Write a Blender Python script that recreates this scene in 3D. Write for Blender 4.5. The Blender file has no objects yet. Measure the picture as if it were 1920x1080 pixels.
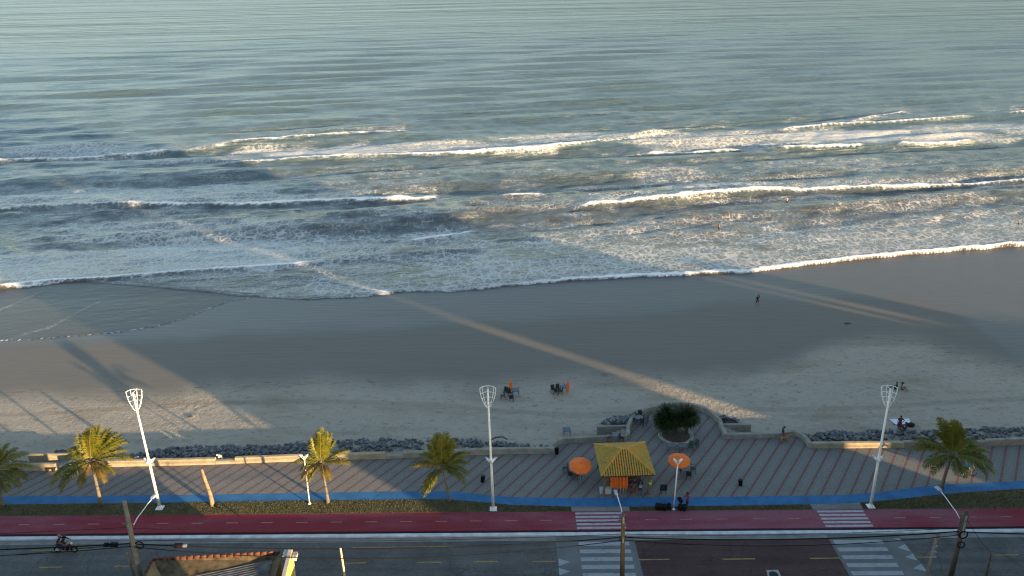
import bpy, bmesh, math, random
import numpy as np
from mathutils import Vector, Matrix, Euler
R = math.radians
random.seed(7); rng = np.random.default_rng(11)
S = bpy.context.scene
COL = S.collection

# ------------------------------------------------------------------ camera model (drone, 44 m up)
F, H = 1533.623, 44.0
TH = math.atan(600 / F); RO = math.atan(57 / 3920.0)
fw = np.array([0, math.cos(TH), -math.sin(TH)]); r0 = np.array([1., 0, 0]); u0 = np.cross(r0, fw)
rt = r0 * math.cos(RO) - u0 * math.sin(RO); up = r0 * math.sin(RO) + u0 * math.cos(RO)
def ray(px, py): return fw * F + rt * (px - 960) - up * (py - 540)
def at(px, py, z=0.0):
    d = ray(px, py); t = (z - H) / d[2]; return Vector((d[0] * t, d[1] * t, z))
def atY(px, py, Y):
    d = ray(px, py); t = Y / d[1]; return Vector((d[0] * t, Y, H + d[2] * t))
def proj(x, y, z):
    q = np.stack([x, y, z - H], -1); w = q @ fw
    return 960 + F * (q @ rt) / w, 540 - F * (q @ up) / w
def sand_z(y): return -0.75 - np.clip(y - 69, -4, 400) * 0.0245
SEA = -1.85
def gp(px, py):                       # pixel -> point on the beach
    z = -1.0
    for _ in range(6): p = at(px, py, z); z = float(sand_z(p.y))
    return at(px, py, z)
def sp(px, py): return at(px, py, SEA)

# ------------------------------------------------------------------ materials
def nd(nt, t, **k):
    n = nt.nodes.new(t)
    for a, b in k.items():
        if a.startswith('i_'): n.inputs[int(a[2:])].default_value = b
        else: setattr(n, a, b)
    return n
def newmat(name):
    m = bpy.data.materials.new(name); m.use_nodes = True
    nt = m.node_tree; b = nt.nodes['Principled BSDF']
    return m, nt, b
def ramp(nt, fac, stops):
    r = nt.nodes.new('ShaderNodeValToRGB'); e = r.color_ramp.elements
    while len(e) < len(stops): e.new(0.5)
    for k, (p, c) in enumerate(stops):
        e[k].position = p; e[k].color = (*c, 1) if len(c) == 3 else c
    nt.links.new(fac, r.inputs[0]); return r.outputs[0]
def mixc(nt, fac, a, b, mode='MIX'):
    n = nt.nodes.new('ShaderNodeMix'); n.data_type = 'RGBA'; n.blend_type = mode
    for s, v in ((0, fac), (6, a), (7, b)):
        if hasattr(v, 'links'): nt.links.new(v, n.inputs[s])
        else: n.inputs[s].default_value = v if s == 0 else (*v, 1)
    return n.outputs[2]
def mth(nt, op, a, b=None, c=None, clamp=False):
    n = nt.nodes.new('ShaderNodeMath'); n.operation = op; n.use_clamp = clamp
    for s, v in enumerate((a, b, c)):
        if v is None: continue
        if hasattr(v, 'links'): nt.links.new(v, n.inputs[s])
        else: n.inputs[s].default_value = v
    return n.outputs[0]
def pos(nt, sx=1, sy=1, sz=1):
    g = nt.nodes.new('ShaderNodeNewGeometry'); m = nt.nodes.new('ShaderNodeMapping')
    m.inputs['Scale'].default_value = (sx, sy, sz); nt.links.new(g.outputs['Position'], m.inputs[0]); return m.outputs[0]
def rpos(nt, sx, sy):                # position turned so x runs along the wave crests
    g = nt.nodes.new('ShaderNodeNewGeometry'); r = nt.nodes.new('ShaderNodeMapping'); r.inputs['Rotation'].default_value = (0, 0, -R(12)); nt.links.new(g.outputs['Position'], r.inputs[0])
    m = nt.nodes.new('ShaderNodeMapping'); m.inputs['Scale'].default_value = (sx, sy, 1); nt.links.new(r.outputs[0], m.inputs[0]); return m.outputs[0]
def noise(nt, vec, scale, detail=4, rough=.55, dist=0):
    n = nt.nodes.new('ShaderNodeTexNoise'); n.inputs['Scale'].default_value = scale; n.inputs['Detail'].default_value = detail
    n.inputs['Roughness'].default_value = rough; n.inputs['Distortion'].default_value = dist
    nt.links.new(vec, n.inputs['Vector']); return n.outputs['Fac']
def bump(nt, b, h, strength, dist=.05):
    n = nt.nodes.new('ShaderNodeBump'); n.inputs['Strength'].default_value = strength; n.inputs['Distance'].default_value = dist
    nt.links.new(h, n.inputs['Height']); nt.links.new(n.outputs[0], b.inputs['Normal'])
def attr(nt, name):
    n = nt.nodes.new('ShaderNodeAttribute'); n.attribute_name = name; return n.outputs['Fac']
_mc = {}
def M(name, col, rough=.75, var=.25, scale=2.5, bmp=0.0, bscale=20, metal=0.0, col2=None, spec=.4):
    if name in _mc: return _mc[name]
    m, nt, b = newmat(name)
    v = pos(nt); f = noise(nt, v, scale, 5, .6)
    c1 = tuple(x * (1 - var) for x in col); c2 = col2 or tuple(min(1, x * (1 + var)) for x in col)
    nt.links.new(ramp(nt, f, [(.32, c1), (.68, c2)]), b.inputs['Base Color'])
    b.inputs['Roughness'].default_value = rough; b.inputs['Metallic'].default_value = metal
    b.inputs['Specular IOR Level'].default_value = spec
    if bmp: bump(nt, b, noise(nt, v, bscale, 4), bmp, .03)
    _mc[name] = m; return m

# ------------------------------------------------------------------ mesh helpers
class MB:
    def __init__(s): s.v = []; s.f = []; s.m = []
    def add(s, vs, fs, mi=0):
        o = len(s.v); s.v += [tuple(p) for p in vs]; s.f += [tuple(i + o for i in q) for q in fs]; s.m += [mi] * len(fs); return s
    def box(s, c, d, rz=0, mi=0, rx=0, ry=0, taper=1.0):
        e = Euler((rx, ry, rz)).to_matrix(); x, y, z = (k / 2 for k in d)
        vs = []
        for dz, t in ((-z, 1), (z, taper)):
            for dx, dy in ((-x, -y), (x, -y), (x, y), (-x, y)): vs.append(Vector(c) + e @ Vector((dx * t, dy * t, dz)))
        return s.add(vs, [(3, 2, 1, 0), (4, 5, 6, 7), (0, 1, 5, 4), (1, 2, 6, 5), (2, 3, 7, 6), (3, 0, 4, 7)], mi)
    def tube(s, pts, rad, n=8, mi=0, cap=True):
        pts = [Vector(p) for p in pts]; rad = rad if isinstance(rad, (list, tuple)) else [rad] * len(pts)
        vs = []; fs = []
        for i, p in enumerate(pts):
            t = (pts[min(i + 1, len(pts) - 1)] - pts[max(i - 1, 0)]).normalized()
            a = Vector((0, 0, 1)) if abs(t.z) < .9 else Vector((1, 0, 0))
            b = t.cross(a).normalized(); c = t.cross(b)
            for k in range(n):
                w = 2 * math.pi * k / n; vs.append(p + (b * math.cos(w) + c * math.sin(w)) * rad[i])
        for i in range(len(pts) - 1):
            for k in range(n):
                a = i * n + k; b = i * n + (k + 1) % n; fs.append((a, a + n, b + n, b))
        if cap: fs += [tuple(range(n)), tuple(range((len(pts) - 1) * n, len(pts) * n))[::-1]]
        return s.add(vs, fs, mi)
    def ring(s, c, r, rr, n=20, k=6, axis='z', mi=0, a0=0, a1=2 * math.pi):
        full = abs(a1 - a0 - 2 * math.pi) < 1e-4; pts = []
        for i in range(n + (0 if full else 1)):
            a = a0 + (a1 - a0) * i / n; u, w = math.cos(a) * r, math.sin(a) * r
            pts.append(Vector(c) + Vector({'z': (u, w, 0), 'y': (u, 0, w), 'x': (0, u, w)}[axis]))
        if not full: return s.tube(pts, rr, k, mi)
        o = len(pts); vs = []; fs = []
        ax = Vector({'z': (0, 0, 1), 'y': (0, 1, 0), 'x': (1, 0, 0)}[axis])
        for p in pts:
            d = (p - Vector(c)).normalized()
            for j in range(k):
                w = 2 * math.pi * j / k; vs.append(p + d * math.cos(w) * rr + ax * math.sin(w) * rr)
        for i in range(o):
            for j in range(k):
                fs.append((i * k + j, ((i + 1) % o) * k + j, ((i + 1) % o) * k + (j + 1) % k, i * k + (j + 1) % k))
        return s.add(vs, fs, mi)
    def lathe(s, prof, c=(0, 0, 0), n=16, mi=0):
        vs = []; fs = []
        for r, z in prof:
            for k in range(n):
                w = 2 * math.pi * k / n; vs.append((c[0] + r * math.cos(w), c[1] + r * math.sin(w), c[2] + z))
        for i in range(len(prof) - 1):
            for k in range(n): fs.append((i * n + k, i * n + (k + 1) % n, (i + 1) * n + (k + 1) % n, (i + 1) * n + k))
        fs += [tuple(range(n))[::-1], tuple(range((len(prof) - 1) * n, len(prof) * n))]
        return s.add(vs, fs, mi)
    def ball(s, c, r, n=10, mi=0):
        if not isinstance(r, (tuple, list)): r = (r, r, r)
        vs = [(c[0], c[1], c[2] - r[2])]; fs = []; m = n // 2
        for i in range(1, m):
            p = math.pi * i / m - math.pi / 2
            for k in range(n):
                w = 2 * math.pi * k / n; vs.append((c[0] + r[0] * math.cos(p) * math.cos(w), c[1] + r[1] * math.cos(p) * math.sin(w), c[2] + r[2] * math.sin(p)))
        vs.append((c[0], c[1], c[2] + r[2])); L = len(vs) - 1
        for k in range(n): fs += [(0, 1 + (k + 1) % n, 1 + k), (L, L - n + k, L - n + (k + 1) % n)]
        for i in range(m - 2):
            for k in range(n):
                a = 1 + i * n + k; b = 1 + i * n + (k + 1) % n; fs.append((a, b, b + n, a + n))
        return s.add(vs, fs, mi)
    def prism(s, out, z0, z1, mi=0, bottom=False):
        n = len(out); A = sum(out[i][0] * out[(i + 1) % n][1] - out[(i + 1) % n][0] * out[i][1] for i in range(n))
        if A < 0: out = out[::-1]
        z0s = z0 if isinstance(z0, list) else [z0] * n
        vs = [(p[0], p[1], z0) for p in out] + [(p[0], p[1], z1) for p in out]
        fs = [tuple(range(n, 2 * n))] + [(i, (i + 1) % n, n + (i + 1) % n, n + i) for i in range(n)]
        if bottom: fs.append(tuple(range(n))[::-1])
        return s.add(vs, fs, mi)
    def strip(s, A, B, z, mi=0):          # sheet between two polylines
        n = len(A); vs = [(p[0], p[1], z) for p in A] + [(p[0], p[1], z) for p in B]
        return s.add(vs, [(i, i + 1, n + i + 1, n + i) for i in range(n - 1)], mi)
    def mesh(s, name, mats, smooth=False):
        me = bpy.data.meshes.new(name); me.from_pydata(s.v, [], s.f)
        for m in (mats if isinstance(mats, (list, tuple)) else [mats]): me.materials.append(m)
        me.polygons.foreach_set('material_index', s.m)
        if smooth: me.polygons.foreach_set('use_smooth', [True] * len(s.f))
        me.update(); return me
    def build(s, name, mats, parent=None, smooth=False, loc=None, rz=0):
        o = bpy.data.objects.new(name, s.mesh(name, mats, smooth)); COL.objects.link(o)
        if parent: o.parent = parent
        if loc is not None: o.location = loc
        if rz: o.rotation_euler.z = rz
        return o
def tag(o, label=None, cat=None, group=None, kind=None):
    for k, v in (('label', label), ('category', cat), ('group', group), ('kind', kind)):
        if v: o[k] = v
    return o
def thing(name, label, cat, loc=(0, 0, 0), rz=0, group=None):
    o = bpy.data.objects.new(name, None); COL.objects.link(o); o.location = loc; o.rotation_euler.z = rz
    o.empty_display_size = .3
    return tag(o, label, cat, group)
def struct(o): o['kind'] = 'structure'; return o
def dup(root, loc, rz=0, label=None, group=None):
    c = root.copy(); COL.objects.link(c); c.location = loc; c.rotation_euler.z = rz
    if label: c['label'] = label
    if group: c['group'] = group
    for ch in list(root.children):
        k = ch.copy(); COL.objects.link(k); k.parent = c
        for g in list(ch.children):
            q = g.copy(); COL.objects.link(q); q.parent = k
    return c

# ------------------------------------------------------------------ sun direction (s, t) frame: shadows run along A2
AZ = R(139.3); EL = R(7.6)
A2 = (math.cos(AZ), math.sin(AZ)); N2 = (A2[1], -A2[0])

# ------------------------------------------------------------------ render setup, camera, light
S.view_settings.view_transform = 'Standard'; S.view_settings.look = 'None'; S.view_settings.gamma = 1
S.view_settings.exposure = 1.92
S.cycles.use_denoising = True; S.cycles.use_adaptive_sampling = False; S.cycles.sample_clamp_indirect = 1.2; S.cycles.max_bounces = 6; S.cycles.diffuse_bounces = 3; S.cycles.filter_width = 1.2
cam = bpy.data.cameras.new('camera'); co = bpy.data.objects.new('camera', cam); COL.objects.link(co)
cam.sensor_width = 36; cam.lens = F / 1920 * 36; cam.clip_end = 20000; cam.clip_start = .5
mw = Matrix(((rt[0], up[0], -fw[0], 0), (rt[1], up[1], -fw[1], 0), (rt[2], up[2], -fw[2], H), (0, 0, 0, 1)))
co.matrix_world = mw; S.camera = co
w = bpy.data.worlds.new('World'); S.world = w; w.use_nodes = True
nt = w.node_tree; sky = nt.nodes.new('ShaderNodeTexSky'); sky.sky_type = 'NISHITA'; sky.sun_disc = False
sky.sun_elevation = EL; sky.sun_rotation = math.atan2(-A2[0], -A2[1]); sky.air_density = 1.0; sky.dust_density = 0.8; sky.ozone_density = 1.15
bg = nt.nodes['Background']; bg.inputs[1].default_value = 0.12; nt.links.new(sky.outputs[0], bg.inputs[0])
sl = bpy.data.lights.new('sun', 'SUN'); sl.energy = 4.4; sl.angle = R(.65); sl.color = (1, .68, .37)
so = bpy.data.objects.new('sun', sl); COL.objects.link(so)
so.rotation_euler = Vector((A2[0] * math.cos(EL), A2[1] * math.cos(EL), -math.sin(EL))).to_track_quat('-Z', 'Y').to_euler()

# ------------------------------------------------------------------ noise helpers (numpy)
def vnoise(x, y, seed=0):
    g = np.random.default_rng(seed).random((257, 257)); xi = np.floor(x).astype(int); yi = np.floor(y).astype(int)
    fx = x - xi; fy = y - yi; fx = fx * fx * (3 - 2 * fx); fy = fy * fy * (3 - 2 * fy)
    a = g[xi % 256, yi % 256]; b = g[(xi + 1) % 256, yi % 256]; c = g[xi % 256, (yi + 1) % 256]; d = g[(xi + 1) % 256, (yi + 1) % 256]
    return (a * (1 - fx) + b * fx) * (1 - fy) + (c * (1 - fx) + d * fx) * fy
def fbm(x, y, seed=0, o=4):
    s = 0; a = .5
    for k in range(o): s = s + a * vnoise(x * 2 ** k, y * 2 ** k, seed + k); a *= .5
    return s / (1 - .5 ** o)
def sstep(a, b, x): t = np.clip((x - a) / (b - a), 0, 1); return t * t * (3 - 2 * t)
def pl(pts): a = np.array(pts, float); return a[:, 0], a[:, 1]
def gridmesh(name, X, Y, Z, mat, attrs):
    nr, nc = X.shape; me = bpy.data.meshes.new(name)
    co_ = np.stack([X, Y, Z], -1).reshape(-1, 3).astype(np.float32)
    idx = np.arange(nr * nc).reshape(nr, nc); q = np.stack([idx[:-1, :-1], idx[:-1, 1:], idx[1:, 1:], idx[1:, :-1]], -1).reshape(-1)
    nf = (nr - 1) * (nc - 1)
    me.vertices.add(nr * nc); me.vertices.foreach_set('co', co_.ravel())
    me.loops.add(nf * 4); me.loops.foreach_set('vertex_index', q.astype(np.int32))
    me.polygons.add(nf); me.polygons.foreach_set('loop_start', np.arange(0, nf * 4, 4, dtype=np.int32))
    me.polygons.foreach_set('use_smooth', np.ones(nf, bool))
    me.update(calc_edges=True)
    for k, v in attrs.items():
        a = me.attributes.new(k, 'FLOAT', 'POINT'); a.data.foreach_set('value', v.reshape(-1).astype(np.float32))
    me.materials.append(mat); o = bpy.data.objects.new(name, me); COL.objects.link(o); return struct(o)
def fan_grid(rs, half, nc):
    a = np.linspace(math.pi / 2 + half, math.pi / 2 - half, nc); Rr, Aa = np.meshgrid(rs, a, indexing='ij')
    return Rr * np.cos(Aa), Rr * np.sin(Aa)

# ================================================================== SEA
SHORE = [(-400, 560), (-100, 548), (0, 541), (60, 538), (110, 532), (160, 528), (230, 532), (320, 540), (400, 548), (470, 556), (560, 563), (640, 560),
         (715, 553), (760, 547), (840, 546), (900, 542), (1000, 530), (1100, 524), (1200, 517), (1290, 514), (1400, 509), (1500, 495), (1600, 484),
         (1700, 474), (1800, 465), (1920, 456), (2050, 446), (2400, 430)]
FILM = [(-400, 655), (0, 644), (70, 641), (140, 635), (220, 627), (290, 616), (350, 599), (385, 583), (430, 566), (480, 556), (2400, 300)]
# crest polylines in photo pixels: (x, y, foam), amplitude, back width
CREST = [
 ([(905, 231, 0), (1000, 226, 0), (1100, 218, .05), (1180, 210, .25), (1240, 213, 0)], .75, 7),
 ([(1265, 218, 0), (1400, 213, .05), (1500, 208, 0), (1590, 205, .1), (1660, 208, 0)], .7, 7),
 ([(1800, 217, 0), (1858, 211, .9), (1885, 209, .7), (1920, 207, .8), (2100, 203, .8)], .7, 6),
 ([(1870, 217, .9), (1920, 214, 1), (2100, 208, 1)], .5, 5),
 ([(1440, 248, .9), (1520, 240, 1), (1580, 236, 1), (1640, 233, 1), (1745, 227, .9), (1830, 220, .4)], .8, 5),
 ([(1570, 233, .5), (1640, 222, .8), (1690, 213, .9), (1725, 217, .2)], .6, 5),
 ([(-100, 312, .9), (0, 305, 1), (60, 301, 1), (130, 300, .9), (220, 292, .95), (300, 286, .95), (350, 284, .5), (380, 280, .4), (450, 273, .8), (480, 271, 1), (540, 266, 1), (640, 259, 1), (755, 250, 1), (765, 250, .15), (810, 247, 0)], .95, 6),
 ([(390, 315, .1), (430, 313, .5), (470, 310, 1), (560, 304, 1), (640, 300, 1), (700, 296, 1), (800, 293, 1), (900, 289, 1), (1000, 283, 1), (1080, 275, 1), (1140, 266, .6), (1230, 252, .4), (1330, 240, .4), (1400, 237, .1)], .9, 6),
 ([(1140, 290, .05), (1190, 284, .15), (1225, 283, 1), (1300, 284, 1), (1395, 280, .9), (1410, 280, 0)], .8, 6),
 ([(1410, 287, .3), (1425, 285, 1), (1500, 282, 1), (1610, 277, 1), (1620, 276, .1), (1680, 273, .2), (1690, 273, 1), (1750, 272, 1), (1815, 268, .9), (1830, 268, .1), (1900, 270, 0)], .8, 6),
 ([(-100, 402, .7), (0, 396, .8), (60, 394, .8), (180, 388, .8), (300, 385, .9), (420, 384, .9), (520, 381, 1), (640, 377, 1), (730, 376, 1), (815, 371, 1), (823, 371, .05), (935, 374, .05), (945, 374, 1), (1010, 372, 1), (1025, 371, .1), (1060, 365, .3), (1130, 356, .1)], .62, 5),
 ([(1060, 395, .9), (1120, 388, 1), (1200, 381, 1), (1300, 372, 1), (1420, 361, 1), (1500, 358, 1), (1600, 353, 1), (1700, 348, 1), (1800, 343, 1), (1900, 341, 1), (2100, 338, 1)], .75, 5),
 ([(1240, 347, .4), (1330, 340, .6), (1400, 340, .5), (1440, 343, .1)], .35, 4),
 ([(660, 414, 0), (680, 412, .3), (740, 408, .4), (800, 403, .4), (830, 400, 0)], .18, 4),
 ([(735, 455, .8), (800, 450, .9), (850, 440, .9), (885, 432, .8), (900, 430, .1), (960, 425, 0)], .35, 4),
 ([(-100, 553, .9), (0, 540, 1), (100, 527, .95), (200, 522, .9), (300, 513, .8), (420, 505, .85), (540, 498, 1), (570, 494, 1), (600, 492, .6), (680, 485, .6), (700, 484, .1), (800, 475, .05), (900, 469, 0)], .34, 3.5),
 ([(280, 529, .2), (400, 522, .35), (510, 517, .4), (580, 520, .4), (640, 532, .6), (720, 549, .9), (780, 552, .2)], .12, 2),
 ([(330, 541, .3), (430, 545, .35), (470, 549, .5), (520, 540, .35), (570, 527, .2)], .06, 1.5),
 ([(-60, 610, .25), (0, 583, .3), (60, 556, .3), (112, 532, .2)], .03, .8),
 ([(20, 640, .25), (95, 618, .3), (160, 580, .35), (215, 552, .2)], .03, .8),
 ([(0, 262, 0), (80, 258, 0), (170, 254, 0), (240, 251, 0), (300, 248, 0)], .4, 7),
 ([(160, 163, 0), (240, 160, 0), (340, 158, 0), (420, 153, 0)], .55, 11),
 ([(540, 240, 0), (640, 235, 0), (740, 229, 0), (800, 222, 0)], .6, 8),
 ([(900, 152, 0), (1000, 148, 0), (1100, 142, 0)], .45, 12), ([(1500, 136, 0), (1620, 130, 0), (1750, 127, 0)], .45, 12),
 ([(560, 345, 0), (700, 340, 0), (880, 344, 0), (1000, 338, 0)], .22, 5), ([(1650, 322, 0), (1780, 318, .05), (1900, 312, 0)], .45, 5),
 ([(960, 196, 0), (1050, 194, 0), (1180, 191, 0)], .5, 8), ([(860, 310, 0), (960, 306, 0), (1100, 300, 0)], .4, 5), ([(500, 352, 0), (620, 346, 0), (760, 336, 0)], .2, 4),
 ([(0, 420, 0), (200, 412, .05), (420, 406, 0)], .15, 4), ([(1260, 408, .15), (1400, 408, .4), (1520, 404, .2)], .3, 3.5), ([(850, 455, 0), (1000, 446, .05), (1120, 442, 0)], .25, 3),
]
BLOB = [(420, 475, 240, 40, .75), (170, 492, 240, 28, .68), (60, 515, 150, 16, .7), (600, 460, 170, 34, .55), (330, 435, 320, 28, .46), (640, 541, 80, 13, .6), (470, 520, 120, 10, .25),
        (1000, 506, 260, 24, .6), (1300, 484, 260, 26, .56), (1650, 446, 330, 30, .50), (1500, 420, 400, 18, .30), (1850, 420, 200, 34, .42), (1180, 440, 200, 34, .32), (960, 470, 160, 20, .3),
        (200, 366, 280, 22, .66), (430, 359, 110, 19, .66), (60, 375, 140, 15, .6), (620, 284, 220, 14, .8), (860, 277, 240, 12, .72), (1080, 262, 200, 12, .7), (1300, 263, 150, 15, .7),
        (1620, 257, 300, 15, .8), (1850, 243, 180, 13, .68), (1480, 268, 150, 12, .5), (120, 283, 170, 14, .6), (300, 300, 220, 10, .42), (1250, 326, 80, 16, .42), (1330, 351, 130, 12, .62),
        (1560, 374, 320, 9, .26), (1600, 310, 200, 12, .3), (820, 436, 85, 15, .62), (1500, 330, 250, 9, .2), (700, 400, 140, 9, .25), (1050, 420, 110, 10, .3), (560, 325, 300, 12, .14), (1750, 388, 250, 12, .28), (100, 325, 150, 12, .36)]
def sea():
    rs = [84.0]
    while rs[-1] < 9000:
        r = rs[-1]; rs.append(r + max(.3, .58 * (r * r + H * H) / (H * 818)) if r < 2500 else r * 1.12)
    X, Y = fan_grid(np.array(rs), R(41), 1180)
    px, py = proj(X, Y, np.full_like(X, SEA))
    Rr = np.hypot(X, Y); dr = .58 * (Rr ** 2 + H * H) / (H * 818)
    wob = (fbm(px / 45., py * 0 + 3, 5) - .5) * 7 + (fbm(px / 9., py * 0 + 8, 6) - .5) * 1.2
    sx, sy = pl(SHORE); spy = np.interp(px, sx, sy); fx_, fy_ = pl(FILM); fpy = np.maximum(spy, np.interp(px, fx_, fy_))
    # metres of ground per pixel row
    mpp = (Rr ** 2 + H * H) / (H * F)
    dsh = (spy + wob * .6 - py) * mpp          # metres seaward of the wave edge
    dfl = (fpy + wob * .35 - py) * mpp         # metres seaward of the thin film edge
    zs = sand_z(Y)
    Z = np.maximum(SEA, zs + .02 + .05 * sstep(0, 8, dsh))
    deep = sstep(0, 45, dsh)
    # open swell
    swell = 0; q = np.random.default_rng(3)
    for k in range(64):
        L = 2.4 * (42 / 2.4) ** q.random(); th = R(101 + q.normal(0, 6)) if L > 9 else R(102 + q.normal(0, 26)); a = .0105 * L ** .8 * q.uniform(.5, 1.2)
        att = np.clip((L - 2.5 * dr) / L, 0, 1); kx = 2 * math.pi / L
        ph = (X * math.cos(th) + Y * math.sin(th)) * kx + q.uniform(0, 7) + 1.5 * fbm(X / 90., Y / 60., 40 + k % 5, 2)
        swell = swell + a * att * (np.sin(ph) + .25 * np.sin(2 * ph + 1.2))
    Z = Z + swell * (.10 + .90 * deep) * sstep(0, 6, dsh) * (1 + .6 * sstep(150, 500, Rr))
    foam = np.zeros_like(X); thin = np.zeros_like(X); lump = fbm(X * 1.1, Y * 1.1, 21, 3) - .5
    for pts, amp, wb in CREST:
        a = np.array(pts, float); cy = np.interp(px, a[:, 0], a[:, 1]); fo = np.interp(px, a[:, 0], a[:, 2])
        L = a[-1, 0] - a[0, 0]; e = min(50, L * .3) if a[:, 2].max() > .3 else L * .48
        end = sstep(a[0, 0] - e * .2, a[0, 0] + e, px) * (1 - sstep(a[-1, 0] - e, a[-1, 0] + e * .2, px))
        d = (cy - py) * mpp + (fbm(X / 3.5, X * 0 + amp * 77, 9, 3) - .5) * 1.1 * min(1, amp * 2) + (fbm(X / 14., X * 0 + amp * 31, 19, 2) - .5) * 1.2 * min(1, amp * 1.5)
        wf = .45 + .75 * amp + mpp * .6
        pr = np.where(d < 0, np.exp(-(d / wf) ** 2), np.exp(-(d / wb) ** 2) * (1 - .35 * np.exp(-((d - 1.1 * wb) / (.6 * wb)) ** 2)))
        hv = .75 + .5 * fbm(X / 6., X * 0 + amp * 13, 33, 2)
        amp *= 1.2; Z = Z + amp * (.5 + .5 * np.clip(fo, 0, 1)) * end * pr * hv * sstep(-.3, 1.5, dfl)
        wfoam = (.28 + .66 * amp) * (.6 + .8 * fbm(X / 2.2, X * 0 + amp * 7, 57, 3))
        fm = fo * end * sstep(-wfoam * 1.05 - .1, -wfoam * .45, d) * (1 - sstep(wfoam * .2 + .1, wfoam * 1.2 + .4 + mpp, d + lump * 2.2 * amp))
        Z = Z + fm * .45 * amp * lump
        if amp < .05: thin = np.maximum(thin, fm * .95); continue
        foam = np.maximum(foam, fm * 1.15)
        tr = fo * end * .62 * sstep(-.3, .3, d) * np.exp(-np.clip(d, 0, None) / (2.2 * wb))
        foam = np.maximum(foam, tr * (amp > .3))
    rag = fbm(px / 60., py / 14., 61, 4)
    for bx, by, rx, ry, dn in BLOB:
        g = ((px - bx) / rx) ** 2 + ((py - by) / ry) ** 2
        foam = np.maximum(foam, dn * sstep(1.25, .35, g + (rag - .5) * 1.5))
    foam = np.maximum(foam, .20 * sstep(.40, .68, rag) * sstep(250, 330, py))
    foam = np.maximum(foam, .42 * sstep(.32, .65, fbm(px / 110., py / 22., 71, 4)) * sstep(395, 450, py) * sstep(-3, 6, dsh))
    foam = np.maximum(foam * sstep(-.3, .4, dsh), thin)
    # wave edge on the sand
    edge = sstep(-.25, .15, dsh) * (1 - sstep(.8, 2.6, dsh + lump * 2.0))
    right = np.interp(px, [-50, 60, 150, 200, 640, 720, 760, 900, 1200, 1900], [1, .9, .3, .18, .3, .7, .6, .75, 1, 1.1])
    foam = np.maximum(foam, edge * right * 1.05)
    lace_band = sstep(0, 1, dsh) * (1 - sstep(3, 16, dsh)) * .55 * np.interp(px, [0, 150, 250, 600, 760, 900], [1, .3, .1, .5, .6, 1]); foam = np.maximum(foam, lace_band)
    Z = Z + edge * right * (.13 + .16 * lump)
    fe = sstep(-.1, .1, dfl) * (1 - sstep(.2, .4, dfl)) * (px < 480) * .95; foam = np.maximum(foam, fe * (.55 + .5 * (rag - .4)))
    film = 1 - sstep(-2, 7, dsh) * sstep(0, 1, dsh + 1); film = np.maximum(film, (1 - sstep(0, 26, dsh)) * .6 * np.interp(px, [150, 250, 560, 720, 800], [.2, 1, 1, .6, .2]))
    Z = np.maximum(Z, zs + .04)
    Z = np.where(dfl < -.05, zs - .03 - np.clip(-dfl, 0, 6) * .09, Z)
    depth = sstep(0, 230, dsh)
    return X, Y, Z, dict(foam=np.clip(foam, 0, 1.2), film=film, depth=depth, far=sstep(220, 1100, Rr))
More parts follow.
